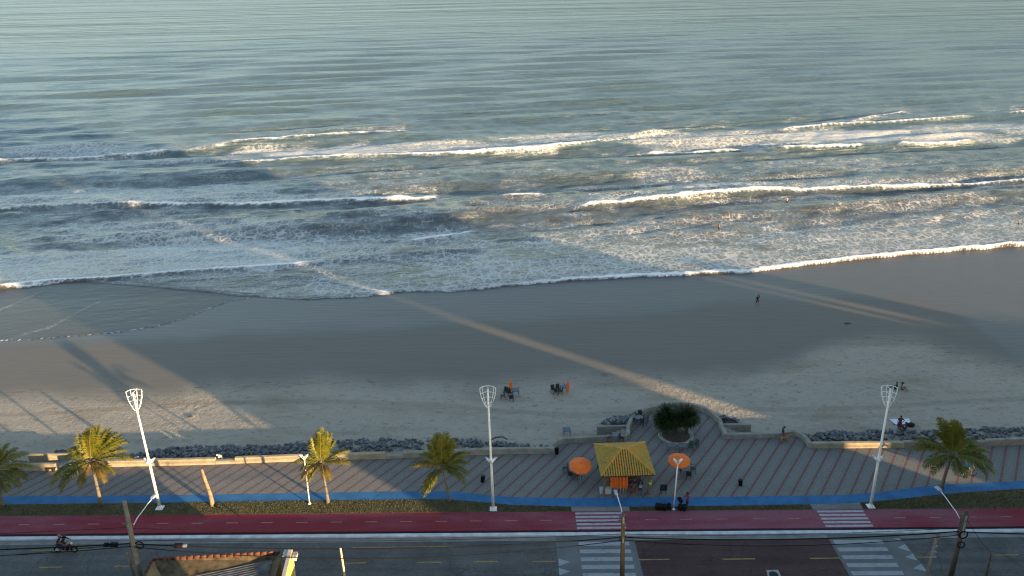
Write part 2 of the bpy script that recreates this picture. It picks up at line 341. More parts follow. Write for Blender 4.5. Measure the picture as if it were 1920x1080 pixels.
def mat_sea():
    m, nt, b = newmat('sea_water'); L = nt.links
    foam = attr(nt, 'foam'); film = attr(nt, 'film'); depth = attr(nt, 'depth')
    p1 = pos(nt); big = noise(nt, pos(nt, .02, .05), 1.0, 3)
    c = mixc(nt, depth, (.052, .060, .060), (.060, .102, .110))
    c = mixc(nt, mth(nt, 'MULTIPLY', big, .35), c, (.058, .061, .056))
    c = mixc(nt, film, c, (.060, .054, .049))
    # lace of foam: warped cells whose walls thicken with the foam amount
    wrp = nd(nt, 'ShaderNodeTexNoise'); wrp.inputs['Scale'].default_value = .9; wrp.inputs['Detail'].default_value = 3; L.new(p1, wrp.inputs['Vector'])
    av = nd(nt, 'ShaderNodeVectorMath', operation='MULTIPLY_ADD'); L.new(wrp.outputs['Color'], av.inputs[0]); av.inputs[1].default_value = (1.5, 1.5, 0); L.new(p1, av.inputs[2])
    mp = nd(nt, 'ShaderNodeMapping'); mp.inputs['Scale'].default_value = (.62, .46, 0); L.new(av.outputs[0], mp.inputs[0])
    def vor(sc):
        v = nd(nt, 'ShaderNodeTexVoronoi', feature='DISTANCE_TO_EDGE'); v.inputs['Scale'].default_value = sc; L.new(mp.outputs[0], v.inputs['Vector']); return v.outputs['Distance']
    brk = noise(nt, rpos(nt, .16, .34), 1.0, 6, .68); fine = noise(nt, p1, 3.2, 4, .7)
    amt = mth(nt, 'ADD', foam, mth(nt, 'MULTIPLY', mth(nt, 'SUBTRACT', brk, .5), 1.35))
    amt = mth(nt, 'MULTIPLY', amt, mth(nt, 'GREATER_THAN', foam, .012))
    def walls(sc, k):
        w_ = mth(nt, 'MULTIPLY', mth(nt, 'MAXIMUM', amt, 0.001), k)
        r = mth(nt, 'DIVIDE', vor(sc), w_); return mth(nt, 'SUBTRACT', 1.0, r, clamp=True)
    lace = mth(nt, 'MAXIMUM', walls(1.0, .21), walls(1.8, .13))
    lace = mth(nt, 'MULTIPLY', lace, mth(nt, 'ADD', .72, mth(nt, 'MULTIPLY', fine, .5)), clamp=True)
    lace = mth(nt, 'MULTIPLY', lace, mth(nt, 'MULTIPLY', amt, 2.2, clamp=True))
    solid = mth(nt, 'MULTIPLY', mth(nt, 'SUBTRACT', mth(nt, 'ADD', foam, mth(nt, 'MULTIPLY', mth(nt, 'SUBTRACT', fine, .5), .75)), .66), 3.2, clamp=True)
    mist = mth(nt, 'MULTIPLY', mth(nt, 'MAXIMUM', amt, 0.0), .21, clamp=True)
    fm = mth(nt, 'MAXIMUM', mth(nt, 'MAXIMUM', mth(nt, 'MULTIPLY', lace, .64), solid), mist, clamp=True)
    c = mixc(nt, fm, c, (.78, .78, .76)); L.new(c, b.inputs['Base Color'])
    rg = mth(nt, 'ADD', mth(nt, 'ADD', mth(nt, 'ADD', .14, mth(nt, 'MULTIPLY', depth, .18)), mth(nt, 'MULTIPLY', film, .16)), mth(nt, 'MULTIPLY', fm, .6)); L.new(rg, b.inputs['Roughness'])
    b.inputs['IOR'].default_value = 1.33; L.new(mth(nt, 'SUBTRACT', mth(nt, 'SUBTRACT', .95, mth(nt, 'MULTIPLY', film, .75)), mth(nt, 'MULTIPLY', attr(nt, 'far'), .55)), b.inputs['Specular IOR Level'])
    h1 = noise(nt, rpos(nt, .4, 1.0), .6, 5, .62); h2 = noise(nt, rpos(nt, .7, 1.2), 2.2, 4, .6); h3 = noise(nt, rpos(nt, .030, .15), 1.0, 4, .6); h4 = noise(nt, rpos(nt, .008, .042), 1.0, 4, .6)
    hh = mth(nt, 'ADD', mth(nt, 'ADD', mth(nt, 'MULTIPLY', h1, .85), mth(nt, 'MULTIPLY', h2, .22)), mth(nt, 'MULTIPLY', h3, mth(nt, 'ADD', .25, mth(nt, 'MULTIPLY', depth, .9))))
    far = attr(nt, 'far'); far2 = mth(nt, 'MULTIPLY', far, far); h5 = noise(nt, rpos(nt, .0022, .011), 1.0, 4, .6)
    hh = mth(nt, 'ADD', hh, mth(nt, 'MULTIPLY', h4, mth(nt, 'ADD', mth(nt, 'MULTIPLY', depth, 1.2), mth(nt, 'MULTIPLY', far, 9.0)))); hh = mth(nt, 'ADD', hh, mth(nt, 'MULTIPLY', h5, mth(nt, 'MULTIPLY', far2, 55.0)))
    hh = mth(nt, 'ADD', mth(nt, 'MULTIPLY', hh, mth(nt, 'SUBTRACT', 1.0, mth(nt, 'MULTIPLY', film, .9))), mth(nt, 'MULTIPLY', fm, .03))
    bm_ = nt.nodes.new('ShaderNodeBump'); bm_.inputs['Distance'].default_value = .8; L.new(hh, bm_.inputs['Height']); L.new(mth(nt, 'SUBTRACT', 1.0, mth(nt, 'MULTIPLY', fm, .8)), bm_.inputs['Strength']); L.new(bm_.outputs[0], b.inputs['Normal'])
    return m
X, Y, Z, at_ = sea(); gridmesh('sea', X, Y, Z, mat_sea(), at_)

# ================================================================== BEACH
B1 = [(-400, 760), (0, 745), (150, 742), (300, 738), (420, 722), (500, 726), (600, 712), (760, 722), (900, 726), (1050, 712), (1160, 706), (1300, 712), (1400, 705), (1500, 675), (1560, 650), (1640, 637), (1740, 648), (1800, 668), (1920, 696), (2300, 720)]
B2 = [(-400, 670), (0, 652), (200, 646), (400, 636), (560, 628), (760, 622), (880, 610), (1000, 606), (1200, 596), (1330, 580), (1420, 571), (1560, 560), (1700, 566), (1800, 590), (1860, 640), (1920, 690), (2300, 730)]
def beach():
    rs = [62.0]
    while rs[-1] < 190: r = rs[-1]; rs.append(r + max(.13, .5 * (r * r + H * H) / (H * 818)))
    X, Y = fan_grid(np.array(rs), R(42), 1000)
    Z = sand_z(Y) + 0 * X
    px, py = proj(X, Y, Z)
    wob = (fbm(px / 90., py / 60., 15, 4) - .5) * 26
    b1 = np.interp(px, *pl(B1)); b2 = np.interp(px, *pl(B2))
    dry = sstep(-26, 26, py - b1 + wob); dampmid = sstep(-16, 14, py - b2 + wob * .6)
    rough = fbm(X * 1.3, Y * 1.3, 81, 3) - .5; foot = fbm(X * 3.2, Y * 3.2, 91, 3) - .5
    dune = fbm(X / 9., Y / 5., 101, 3) - .5
    rr = sstep(1150, 1500, px) * .6 + .4
    Z = Z + dry * (rough * .075 * rr + foot * .08 * rr + dune * .10) + (1 - dry) * dune * .04 + (1 - dry) * .003 * np.sin(Y * 5.5 + 4 * fbm(X / 6., Y / 3., 111, 3) * 2)
    mound = np.exp(-((px - 1480) / 300) ** 2 - ((py - 790) / 70) ** 2)
    g = np.exp(-((px - 360) / 9) ** 2 - ((py - 781) / 4) ** 2); Z = Z + g * .12
    scuff = np.exp(-((px - 365) / 45) ** 2 - ((py - 765) / 18) ** 2); Z = Z + scuff * .10 * (fbm(X * 2.4, Y * 2.4, 131, 2) - .5)
    Z = np.where(Y < 66.5, Z - .0, Z)
    return X, Y, Z, dict(dry=dry, mid=dampmid)
def mat_sand():
    m, nt, b = newmat('beach_sand'); L = nt.links
    dry = attr(nt, 'dry'); mid = attr(nt, 'mid')
    n1 = noise(nt, pos(nt, .10, .35), 1.0, 5, .6); n2 = noise(nt, pos(nt, .8, 1.6), 1.2, 5, .7); n3 = noise(nt, pos(nt, .05, 1.1), 1.6, 4, .6); n4 = noise(nt, pos(nt), 5, 4, .7)
    cd = mixc(nt, n2, (.272, .238, .190), (.372, .330, .266)); cd = mixc(nt, ramp(nt, n1, [(.5, (0, 0, 0)), (.72, (1, 1, 1))]), cd, (.238, .200, .150))
    n5 = noise(nt, pos(nt, .9, 1.3), 1.5, 5, .75); spk = mth(nt, 'MAXIMUM', ramp(nt, n4, [(.60, (0, 0, 0)), (.70, (1, 1, 1))]), ramp(nt, n5, [(.55, (0, 0, 0)), (.64, (1, 1, 1))])); cd = mixc(nt, mth(nt, 'MULTIPLY', spk, .62), cd, (.14, .122, .098))  # dark specks paint the shade of footprints and dimples into the colour
    tw = nd(nt, 'ShaderNodeTexWave', wave_type='BANDS', bands_direction='Y'); tw.inputs['Scale'].default_value = .018; tw.inputs['Distortion'].default_value = 5.5; tw.inputs['Detail'].default_value = 3; tw.inputs['Detail Scale'].default_value = .55; L.new(pos(nt), tw.inputs['Vector'])
    cd = mixc(nt, ramp(nt, tw.outputs['Fac'], [(.985, (0, 0, 0)), (.996, (.3, .3, .3))]), cd, (.15, .13, .10))
    cm = mixc(nt, n3, (.124, .112, .094), (.164, .147, .122)); cm = mixc(nt, mth(nt, 'MULTIPLY', n1, .5), cm, (.118, .107, .089))
    cw = mixc(nt, n3, (.078, .074, .071), (.095, .090, .085))
    c = mixc(nt, mid, cw, cm); c = mixc(nt, dry, c, cd)
    wl = mth(nt, 'SUBTRACT', 1.0, mth(nt, 'ABSOLUTE', mth(nt, 'SUBTRACT', mth(nt, 'MULTIPLY', dry, 2.0), .8))); n6 = noise(nt, pos(nt, .5, 2.2), 1.0, 6, .75)
    wr = ramp(nt, mth(nt, 'ADD', mth(nt, 'MULTIPLY', wl, .12), n6), [(.66, (0, 0, 0)), (.74, (.75, .75, .75))]); c = mixc(nt, wr, c, (.075, .062, .045)); L.new(c, b.inputs['Base Color'])
    rg = mth(nt, 'ADD', .42, mth(nt, 'MULTIPLY', mth(nt, 'ADD', mid, dry), .25)); L.new(rg, b.inputs['Roughness']); b.inputs['Specular IOR Level'].default_value = .3
    rip = noise(nt, pos(nt, .12, 2.4), 1.6, 3, .5); fp = noise(nt, pos(nt), 3.6, 4, .6)
    hh = mth(nt, 'ADD', mth(nt, 'MULTIPLY', fp, mth(nt, 'MULTIPLY', dry, .9)), mth(nt, 'MULTIPLY', rip, mth(nt, 'SUBTRACT', .32, mth(nt, 'MULTIPLY', dry, .2))))
    bump(nt, b, hh, 1.0, .11); return m
X, Y, Z, at_ = beach(); gridmesh('beach_sand', X, Y, Z, mat_sand(), at_)

# ================================================================== GROUND SHEETS
def line(Yc, x0=-75, x1=75, n=31): return [(x, Yc - .0105 * x) for x in np.linspace(x0, x1, n)]
def pxl(pts, z=0): return [at(x, y, z) for x, y in pts]
def mat_paver(name, ca, cb, sc=(9, 4.5), var=(.7, 1.15), rough=.85):
    m, nt, b = newmat(name); v = pos(nt)
    br = nd(nt, 'ShaderNodeTexBrick'); br.inputs['Scale'].default_value = 4.5; br.inputs['Color1'].default_value = (*ca, 1); br.inputs['Color2'].default_value = (*cb, 1)
    br.inputs['Mortar'].default_value = (*[k * .45 for k in ca], 1); br.inputs['Mortar Size'].default_value = .03; nt.links.new(v, br.inputs['Vector'])
    n = noise(nt, v, .35, 5, .65); n2 = noise(nt, v, 6, 4, .7)
    f = ramp(nt, n, [(.3, (var[0],) * 3), (.7, (var[1],) * 3)]); f2 = ramp(nt, n2, [(.25, (.72,) * 3), (.75, (1.25,) * 3)])
    n3 = noise(nt, pos(nt, .035, 1.1), 1.0, 4, .6); c = mixc(nt, 1.0, br.outputs['Color'], f, 'MULTIPLY'); c = mixc(nt, 1.0, c, f2, 'MULTIPLY'); c = mixc(nt, 1.0, c, ramp(nt, n3, [(.34, (.74,) * 3), (.66, (1.16,) * 3)]), 'MULTIPLY')
    crk = nd(nt, 'ShaderNodeTexVoronoi', feature='DISTANCE_TO_EDGE'); crk.inputs['Scale'].default_value = .16; wv_ = nd(nt, 'ShaderNodeTexNoise'); wv_.inputs['Scale'].default_value = .5; nt.links.new(v, wv_.inputs['Vector']); vm = nd(nt, 'ShaderNodeVectorMath', operation='MULTIPLY_ADD'); vm.inputs[1].default_value = (4, 4, 0); nt.links.new(wv_.outputs['Color'], vm.inputs[0]); nt.links.new(v, vm.inputs[2]); nt.links.new(vm.outputs[0], crk.inputs['Vector'])
    c = mixc(nt, ramp(nt, crk.outputs['Distance'], [(.004, (.6, .6, .6)), (.012, (0, 0, 0))]), c, tuple(k * .35 for k in ca)); nt.links.new(c, b.inputs['Base Color'])
    b.inputs['Roughness'].default_value = rough; b.inputs['Specular IOR Level'].default_value = .3
    bump(nt, b, br.outputs['Fac'], -.4, .01); return m
def mat_promenade():
    m, nt, b = newmat('promenade_pavers'); v = pos(nt)
    # rotate so u runs across the diagonal bands
    mp = nd(nt, 'ShaderNodeMapping'); mp.inputs['Rotation'].default_value = (0, 0, -R(56.5)); nt.links.new(v, mp.inputs[0])
    sx = nd(nt, 'ShaderNodeSeparateXYZ'); nt.links.new(mp.outputs[0], sx.inputs[0]); u, wv = sx.outputs[1], sx.outputs[0]
    per = 1.32 * math.sin(R(56.5))
    fu = mth(nt, 'FRACT', mth(nt, 'DIVIDE', mth(nt, 'ADD', u, 300.0), per))
    band = mth(nt, 'LESS_THAN', mth(nt, 'ABSOLUTE', mth(nt, 'SUBTRACT', fu, .5)), .098)
    fw_ = mth(nt, 'FRACT', mth(nt, 'DIVIDE', mth(nt, 'ADD', wv, 300.0), .40))
    tri = mth(nt, 'LESS_THAN', mth(nt, 'ADD', mth(nt, 'MULTIPLY', mth(nt, 'ABSOLUTE', mth(nt, 'SUBTRACT', mth(nt, 'ABSOLUTE', mth(nt, 'SUBTRACT', fu, .5)), .24)), 6.5), mth(nt, 'ABSOLUTE', mth(nt, 'SUBTRACT', fw_, .5))), .34)
    n = noise(nt, v, .4, 5, .65); n2 = noise(nt, v, 5, 4, .75)
    br = nd(nt, 'ShaderNodeTexBrick'); br.inputs['Scale'].default_value = 5; br.inputs['Color1'].default_value = (1.06,) * 3 + (1,); br.inputs['Color2'].default_value = (.86,) * 3 + (1,); br.inputs['Mortar'].default_value = (.6,) * 3 + (1,); br.inputs['Mortar Size'].default_value = .02
    nt.links.new(v, br.inputs['Vector'])
    g = mixc(nt, n, (.150, .150, .138), (.216, .212, .194)); red = mixc(nt, n2, (.130, .062, .062), (.19, .095, .09))
    c = mixc(nt, mth(nt, 'MULTIPLY', band, .85), g, red); c = mixc(nt, mth(nt, 'MULTIPLY', tri, .45), c, red)
    c = mixc(nt, 1.0, c, br.outputs['Color'], 'MULTIPLY'); c = mixc(nt, 1.0, c, ramp(nt, n2, [(.3, (.78,) * 3), (.7, (1.18,) * 3)]), 'MULTIPLY')
    nt.links.new(c, b.inputs['Base Color']); b.inputs['Roughness'].default_value = .85; b.inputs['Specular IOR Level'].default_value = .25
    bump(nt, b, n2, .3, .01); return m
M_PROM = mat_promenade()
M_ROAD = mat_paver('road_pavers', (.135, .132, .126), (.104, .102, .098)); M_RB = mat_paver('brown_asphalt', (.096, .050, .047), (.086, .046, .043))
M_SIDE = mat_paver('sidewalk_pavers', (.2, .19, .18), (.16, .15, .14)); M_CONC = M('grey_concrete', (.125, .13, .128), .9, .18, .5, .2, 15)
M_LANE = None
def mat_lane():
    m, nt, b = newmat('red_lane_paint'); v = pos(nt)
    n = noise(nt, pos(nt, .25, .9), .5, 5, .6); n2 = noise(nt, v, 4, 4, .7)
    sx = nd(nt, 'ShaderNodeSeparateXYZ'); nt.links.new(v, sx.inputs[0])
    wear = mth(nt, 'ADD', n, mth(nt, 'MULTIPLY', mth(nt, 'SINE', mth(nt, 'MULTIPLY', sx.outputs[0], .075)), .17))
    c = ramp(nt, wear, [(.36, (.190, .015, .027)), (.5, (.200, .034, .053)), (.66, (.215, .070, .094))])
    c = mixc(nt, 1.0, c, ramp(nt, n2, [(.25, (.78,) * 3), (.75, (1.18,) * 3)]), 'MULTIPLY'); nt.links.new(c, b.inputs['Base Color'])
    b.inputs['Roughness'].default_value = .8; b.inputs['Specular IOR Level'].default_value = .25; return m
M_LANE = mat_lane()
M_BLUE = M('blue_path_paint', (.030, .122, .265), .8, .22, .8, .15, 25, spec=.25)
def mat_paint(name, col, under, lo=.42, hi=.56):
    m, nt, b = newmat(name); v = pos(nt); n = noise(nt, pos(nt, 1.2, 3), 2.2, 5, .75); n2 = noise(nt, v, .5, 3)
    f = ramp(nt, mth(nt, 'ADD', mth(nt, 'MULTIPLY', n, .7), mth(nt, 'MULTIPLY', n2, .3)), [(lo - .08, (0, 0, 0)), (hi - .05, (1, 1, 1))])
    nt.links.new(mixc(nt, f, under, col), b.inputs['Base Color']); b.inputs['Roughness'].default_value = .75; return m
M_WHITE = mat_paint('white_road_paint', (.29, .30, .31), (.15, .155, .16)); M_WLANE = mat_paint('white_lane_paint', (.38, .35, .37), (.2, .11, .13))
M_YEL = mat_paint('yellow_road_paint', (.34, .21, .045), (.13, .10, .05), .45, .6); M_ORL = mat_paint('ochre_lane_dash', (.36, .17, .10), (.18, .06, .06), .42, .6)
M_KERB = M('white_kerb_paint', (.50, .51, .52), .8, .22, 1.2, .15, 30); M_GUT = M('gutter_concrete', (.20, .195, .185), .9, .25, .7, .2, 20); M_DARK = M('dark_channel', (.02, .02, .022), .9, .2)
M_EARTH = M('grassy_earth', (.080, .073, .027), .95, .25, .6, .3, 12, col2=(.105, .086, .038))
base = MB(); base.add([(-900, -900, -.9), (900, -900, -.9), (900, 62, -.9), (-900, 62, -.9)], [(0, 1, 2, 3)]); struct(base.build('ground', M('town_ground', (.12, .11, .10), .95)))
RZ = -.10
def sheet(name, A, B, z, mat): return struct(MB().strip(A, B, z).build(name, mat))
sheet('road', line(50.4), line(55.30), RZ, M_ROAD)
sheet('near_pavement', line(20), line(50.1), .03, M_SIDE); k = MB(); k.prism(line(50.1) + line(50.4)[::-1], -.3, .035); struct(k.build('near_kerb', M_CONC))
sheet('gutter', line(55.30), line(55.86), RZ + .012, M_GUT)
k = MB(); A_, B_ = line(55.86), line(56.24)
for i in range(30): k.prism([A_[i], A_[i + 1], B_[i + 1], B_[i]], RZ - .1, .03 + .006 * (i % 2))
struct(k.build('kerb', M_KERB))
sheet('drain_channel', line(56.24), line(56.60), -.09, M_DARK)
k = MB(); k.prism(line(56.60) + line(59.05)[::-1], -.4, 0.0); struct(k.build('cycle_lane', M_LANE))
# promenade slab out to the sea wall
OUT = [(-420, 880), (105, 873), (125, 870), (240, 868), (560, 860), (1000, 849), (1037, 847), (1041, 834), (1056, 826), (1178, 820), (1182, 800), (1190, 785), (1208, 773), (1240, 764), (1275, 760), (1312, 768), (1336, 781), (1349, 794), (1356, 816), (1470, 816), (1487, 813), (1503, 821), (1516, 835), (1740, 834), (1920, 829), (2380, 816)]
OUTW = [at(x, y, 0) for x, y in OUT]
inner = line(59.05, OUTW[0].x, OUTW[-1].x, 40)
k = MB(); k.prism([(p.x, p.y) for p in OUTW] + inner[::-1], -1.4, 0.004); struct(k.build('promenade', M_PROM))
BU = [(-420, 934), (0, 931.5), (60, 930), (200, 929.5), (400, 927.5), (600, 924), (720, 921.5), (830, 921.5), (865, 923), (900, 927), (960, 932), (1060, 934), (1160, 933), (1240, 932), (1340, 932), (1530, 929), (1580, 928), (1640, 924.5), (1700, 916), (1750, 910), (1800, 907), (1920, 902), (2380, 890)]
BL = [(-420, 948), (0, 946), (60, 945), (200, 943.5), (400, 941), (600, 938), (720, 937), (800, 935.5), (850, 936.5), (900, 941), (960, 946.5), (1060, 949.5), (1160, 949.8), (1240, 949.5), (1340, 948.5), (1530, 945), (1590, 943.5), (1640, 940), (1700, 934), (1750, 928), (1800, 923.5), (1920, 916), (2380, 903)]
sheet('blue_path', pxl(BU), pxl(BL), .008, M_BLUE)
def bl_y(x): return float(np.interp(x, [p[0] for p in BL], [p[1] for p in BL]))
def seg(name, x0, x1, mat, z):
    xs = np.linspace(x0, x1, 40); A = [at(x, bl_y(x) + .3, 0) for x in xs]; B = [(p[0], 59.06 - .0105 * p[0]) for p in A]
    # keep the cut ends square to the lane
    return sheet(name, A, B, z, mat)
seg('grass_verge', -420, 1071, M_EARTH, .012); seg('grass_verge', 1179, 1519, M_EARTH, .012); seg('grass_verge', 1611, 2380, M_EARTH, .012)
M_PAVG = mat_paver('grey_crossing_pavers', (.21, .21, .20), (.17, .17, .165)); seg('crossing_pavement', 1071, 1179, M_PAVG, .010); seg('crossing_pavement', 1519, 1611, M_PAVG, .010)
# grass blades (stuff)
gm = MB()
def blades(x0, x1, n):
    for _ in range(n):
        x = random.uniform(x0, x1); f = random.random(); p = at(x, bl_y(x) + .5, 0); Yb = 59.1 - .0105 * p.x; y = p.y + (Yb - p.y) * f
        s = random.uniform(.03, .06); h = random.uniform(.03, .085); a = random.uniform(0, 6.28); lx, ly = random.uniform(-.08, .08), random.uniform(-.08, .08)
        q = p.x + random.uniform(-.02, .02)
        gm.add([(q - s * math.cos(a), y - s * math.sin(a), .01), (q + s * math.cos(a), y + s * math.sin(a), .01), (q + lx, y + ly, h)], [(0, 1, 2)], random.choice((0, 0, 1, 2)))
blades(-60, 1070, 15000); blades(1180, 1518, 3600); blades(1612, 1980, 7000)
tag(gm.build('grass_blades', [M('grass_green', (.066, .068, .021), .9, .2), M('grass_olive', (.083, .075, .027), .9, .2), M('grass_straw', (.105, .087, .036), .9, .2)]), 'short patchy green and straw grass along the verge', 'grass', kind='stuff')

# ------------------------------------------------------------------ paint: crossings, dashes, triangles
def quad(mb, pts, z, mi=0): mb.add([(p[0], p[1], z) for p in pts], [tuple(range(len(pts)))], mi)
CZ = RZ + .004
def crossing(xa, xb, pa0, pa1, pb0, pb1, nm):
    sheet('crossing_platform', [(pa0, 55.31 - .0105 * pa0), (pa1, 50.42 - .0105 * pa1)], [(pb0, 55.31 - .0105 * pb0), (pb1, 50.42 - .0105 * pb1)], CZ, M_CONC)
    g = MB(); quad(g, [(pa0, 55.31 - .0105 * pa0), (pb0, 55.31 - .0105 * pb0), (pb0, 55.85 - .0105 * pb0), (pa0, 55.85 - .0105 * pa0)], RZ + .018); struct(g.build('crossing_platform', M_CONC))
    s = MB(); y = 55.12 - .0105 * xa
    while y > 51.0 - .0105 * xb: quad(s, [(xa, y), (xb, y - .0105 * (xb - xa)), (xb, y - .46 - .0105 * (xb - xa)), (xa, y - .46)], CZ + .005); y -= .93
    struct(s.build('zebra_stripes', M_WHITE))
    s = MB(); y = 58.92 - .0105 * xa
    for i in range(5): quad(s, [(xa, y), (xb, y - .0105 * (xb - xa)), (xb, y - .27 - .0105 * (xb - xa)), (xa, y - .27)], .006); y -= .49
    struct(s.build('zebra_stripes', M_WLANE))
x = lambda px, py: at(px, py, 0).x
c1a, c1b = x(1080, 975), x(1171, 975); crossing(c1a, c1b, x(1041, 1000) - .0, x(1041, 1000) + .05, x(1187, 1000), x(1187, 1000) + .06, 'a')
c2a, c2b = x(1556, 1001), x(1647, 1001); crossing(c2a, c2b, x(1545, 992), x(1545, 992), x(1680, 995), x(1680, 995) + .45, 'b')
sheet('road_brown_section', [(x(1187, 1000) + .02, 55.28 - .0105 * x(1187, 1000)), (x(1187, 1000) + .17, 50.43 - .0105 * x(1187, 1000))], [(x(1545, 992) - .02, 55.28 - .0105 * x(1545, 992)), (x(1545, 992) - .02, 50.43 - .0105 * x(1545, 992))], CZ - .001, M_RB)
t = MB()
for px, py, s in [(1047, 1047.5, 1), (1047.5, 1065, 1), (1047, 1085, 1)]:
    a = at(px, py, RZ); quad(t, [(a.x, a.y), (a.x, a.y - .85), (a.x + .9, a.y - .42)], CZ + .005)
for tip, b1_, b2_ in [((1671, 1008), (1684, 1005.5), (1691, 1015.5)), ((1683, 1027), (1697, 1020), (1707, 1034)), ((1697, 1045), (1711, 1038), (1720, 1051)), ((1712, 1066), (1727, 1057), (1738, 1072))]:
    quad(t, [at(*tip, RZ), at(*b1_, RZ), at(*b2_, RZ)], CZ + .005)
struct(t.build('give_way_triangles', M_WHITE))
d = MB()
for a, b in [((-95, 1065), (-48, 1064.5)), ((74, 1064), (117, 1063.5)), ((214, 1062), (262, 1061.5)), ((647, 1056), (687, 1055.5)), ((782, 1054.5), (828, 1054)), ((888, 1053.5), (934, 1053)), ((998, 1053), (1041, 1052.5)), ((1197, 1049.6), (1255, 1048.8)), ((1354, 1048.6), (1416, 1047.8)), ((1519, 1047), (1575, 1046.4)), ((1718, 1045), (1756, 1044.5)), ((1864, 1041), (1910, 1040)), ((2010, 1038), (2060, 1037))]:
    A, B = at(*a, RZ), at(*b, RZ); quad(d, [(A.x, A.y + .06), (B.x, B.y + .06), (B.x, B.y - .06), (A.x, A.y - .06)], CZ + .003)
for a, b in [((660, 1026.5), (890, 1024.5)), ((60, 1032), (170, 1031))]:
    A, B = at(*a, RZ), at(*b, RZ); quad(d, [(A.x, A.y + .05), (B.x, B.y + .05), (B.x, B.y - .05), (A.x, A.y - .05)], CZ + .003)
struct(d.build('yellow_road_lines', M_YEL))
d = MB(); X0 = x(30, 989)
for i in range(-8, 40):
    xx = X0 + i * 2.99 + (.2 if i > 20 else 0)
    if c1a - 1.2 < xx < c1b + .3 or c2a - 1.2 < xx < c2b + .3: continue
    y = 57.86 - .0105 * xx; quad(d, [(xx, y + .05), (xx + 1, y + .04), (xx + 1, y - .06), (xx, y - .05)], .006)
struct(d.build('cycle_lane_dashes', M_ORL))

k = MB(); quad(k, [at(1437, 1069, RZ), at(1459, 1068.5, RZ), at(1466, 1084, RZ), at(1440, 1084, RZ)], CZ + .004); struct(k.build('painted_square', M_WHITE))
k = MB(); c_ = at(1450.5, 1077, RZ + .02); k.lathe([(.36, -.02), (.36, .0), (.33, .004)], c_, 20); struct(k.build('manhole_cover', M_DARK))

# ================================================================== SEA WALLS, STAIRS, PLANTER
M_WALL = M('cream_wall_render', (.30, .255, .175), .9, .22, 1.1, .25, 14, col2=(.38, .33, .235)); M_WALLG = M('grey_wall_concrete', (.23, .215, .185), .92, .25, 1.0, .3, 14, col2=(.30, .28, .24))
def wall_mb(pts, th, h, z0=-1.4):          # pts: front foot of the wall, sea side is to the left when walking +x
    mb = MB(); n = len(pts); off = []
    for i, p in enumerate(pts):
        a = Vector(pts[max(i - 1, 0)]).to_2d(); b = Vector(pts[min(i + 1, n - 1)]).to_2d(); t = (b - a).normalized(); nn = Vector((-t.y, t.x)); off.append(Vector(p).to_2d() + nn * th)
    hs = h if isinstance(h, (list, tuple)) else [h] * n; vs = []
    for i in range(n):
        f = Vector(pts[i]).to_2d(); o = off[i]; b_ = .05
        d_ = (o - f).normalized() * b_
        vs += [(f.x, f.y, z0), (f.x, f.y, hs[i] - b_), (f.x + d_.x, f.y + d_.y, hs[i]), (o.x - d_.x, o.y - d_.y, hs[i]), (o.x, o.y, hs[i] - b_), (o.x, o.y, z0)]
    fs = []
    for i in range(n - 1):
        for j in range(5): a = i * 6 + j; fs.append((a, a + 6, a + 7, a + 1))
    fs += [(0, 1, 2, 3, 4, 5), tuple(range((n - 1) * 6, n * 6))[::-1]]
    return mb.add(vs, fs)
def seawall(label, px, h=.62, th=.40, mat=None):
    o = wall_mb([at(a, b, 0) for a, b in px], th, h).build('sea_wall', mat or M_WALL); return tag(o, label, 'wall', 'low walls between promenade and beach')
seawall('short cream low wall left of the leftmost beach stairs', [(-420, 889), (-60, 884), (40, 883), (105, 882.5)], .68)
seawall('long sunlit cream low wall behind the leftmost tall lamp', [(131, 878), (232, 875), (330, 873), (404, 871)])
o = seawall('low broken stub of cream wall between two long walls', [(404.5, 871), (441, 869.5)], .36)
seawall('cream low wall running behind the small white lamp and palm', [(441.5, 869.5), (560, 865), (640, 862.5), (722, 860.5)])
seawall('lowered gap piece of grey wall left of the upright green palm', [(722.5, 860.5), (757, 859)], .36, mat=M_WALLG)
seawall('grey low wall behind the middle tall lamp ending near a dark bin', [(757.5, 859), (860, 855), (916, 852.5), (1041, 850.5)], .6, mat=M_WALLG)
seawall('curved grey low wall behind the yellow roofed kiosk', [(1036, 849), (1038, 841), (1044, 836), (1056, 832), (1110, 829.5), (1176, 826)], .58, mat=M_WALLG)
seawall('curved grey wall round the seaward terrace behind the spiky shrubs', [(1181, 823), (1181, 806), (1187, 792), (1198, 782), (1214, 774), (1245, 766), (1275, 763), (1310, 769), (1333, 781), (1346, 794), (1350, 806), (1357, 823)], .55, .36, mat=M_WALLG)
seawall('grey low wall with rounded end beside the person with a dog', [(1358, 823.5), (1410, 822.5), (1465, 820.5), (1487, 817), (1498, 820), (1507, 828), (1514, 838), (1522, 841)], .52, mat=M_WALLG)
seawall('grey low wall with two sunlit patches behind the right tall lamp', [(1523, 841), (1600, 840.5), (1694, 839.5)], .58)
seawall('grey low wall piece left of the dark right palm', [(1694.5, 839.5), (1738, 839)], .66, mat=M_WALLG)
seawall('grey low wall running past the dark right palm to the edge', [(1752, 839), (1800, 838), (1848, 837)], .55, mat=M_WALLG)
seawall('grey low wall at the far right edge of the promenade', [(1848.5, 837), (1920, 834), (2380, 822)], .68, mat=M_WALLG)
def ramp_wall(label, px, h):
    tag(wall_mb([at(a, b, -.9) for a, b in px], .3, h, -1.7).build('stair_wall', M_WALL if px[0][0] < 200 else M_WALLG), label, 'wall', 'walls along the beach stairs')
ramp_wall('sunlit cream wall on the beach side of the left stairs', [(57, 874), (138, 873)], .42)
ramp_wall('grey wall on the beach side of the stairs behind the kiosk', [(1119, 817), (1181, 815)], .15)
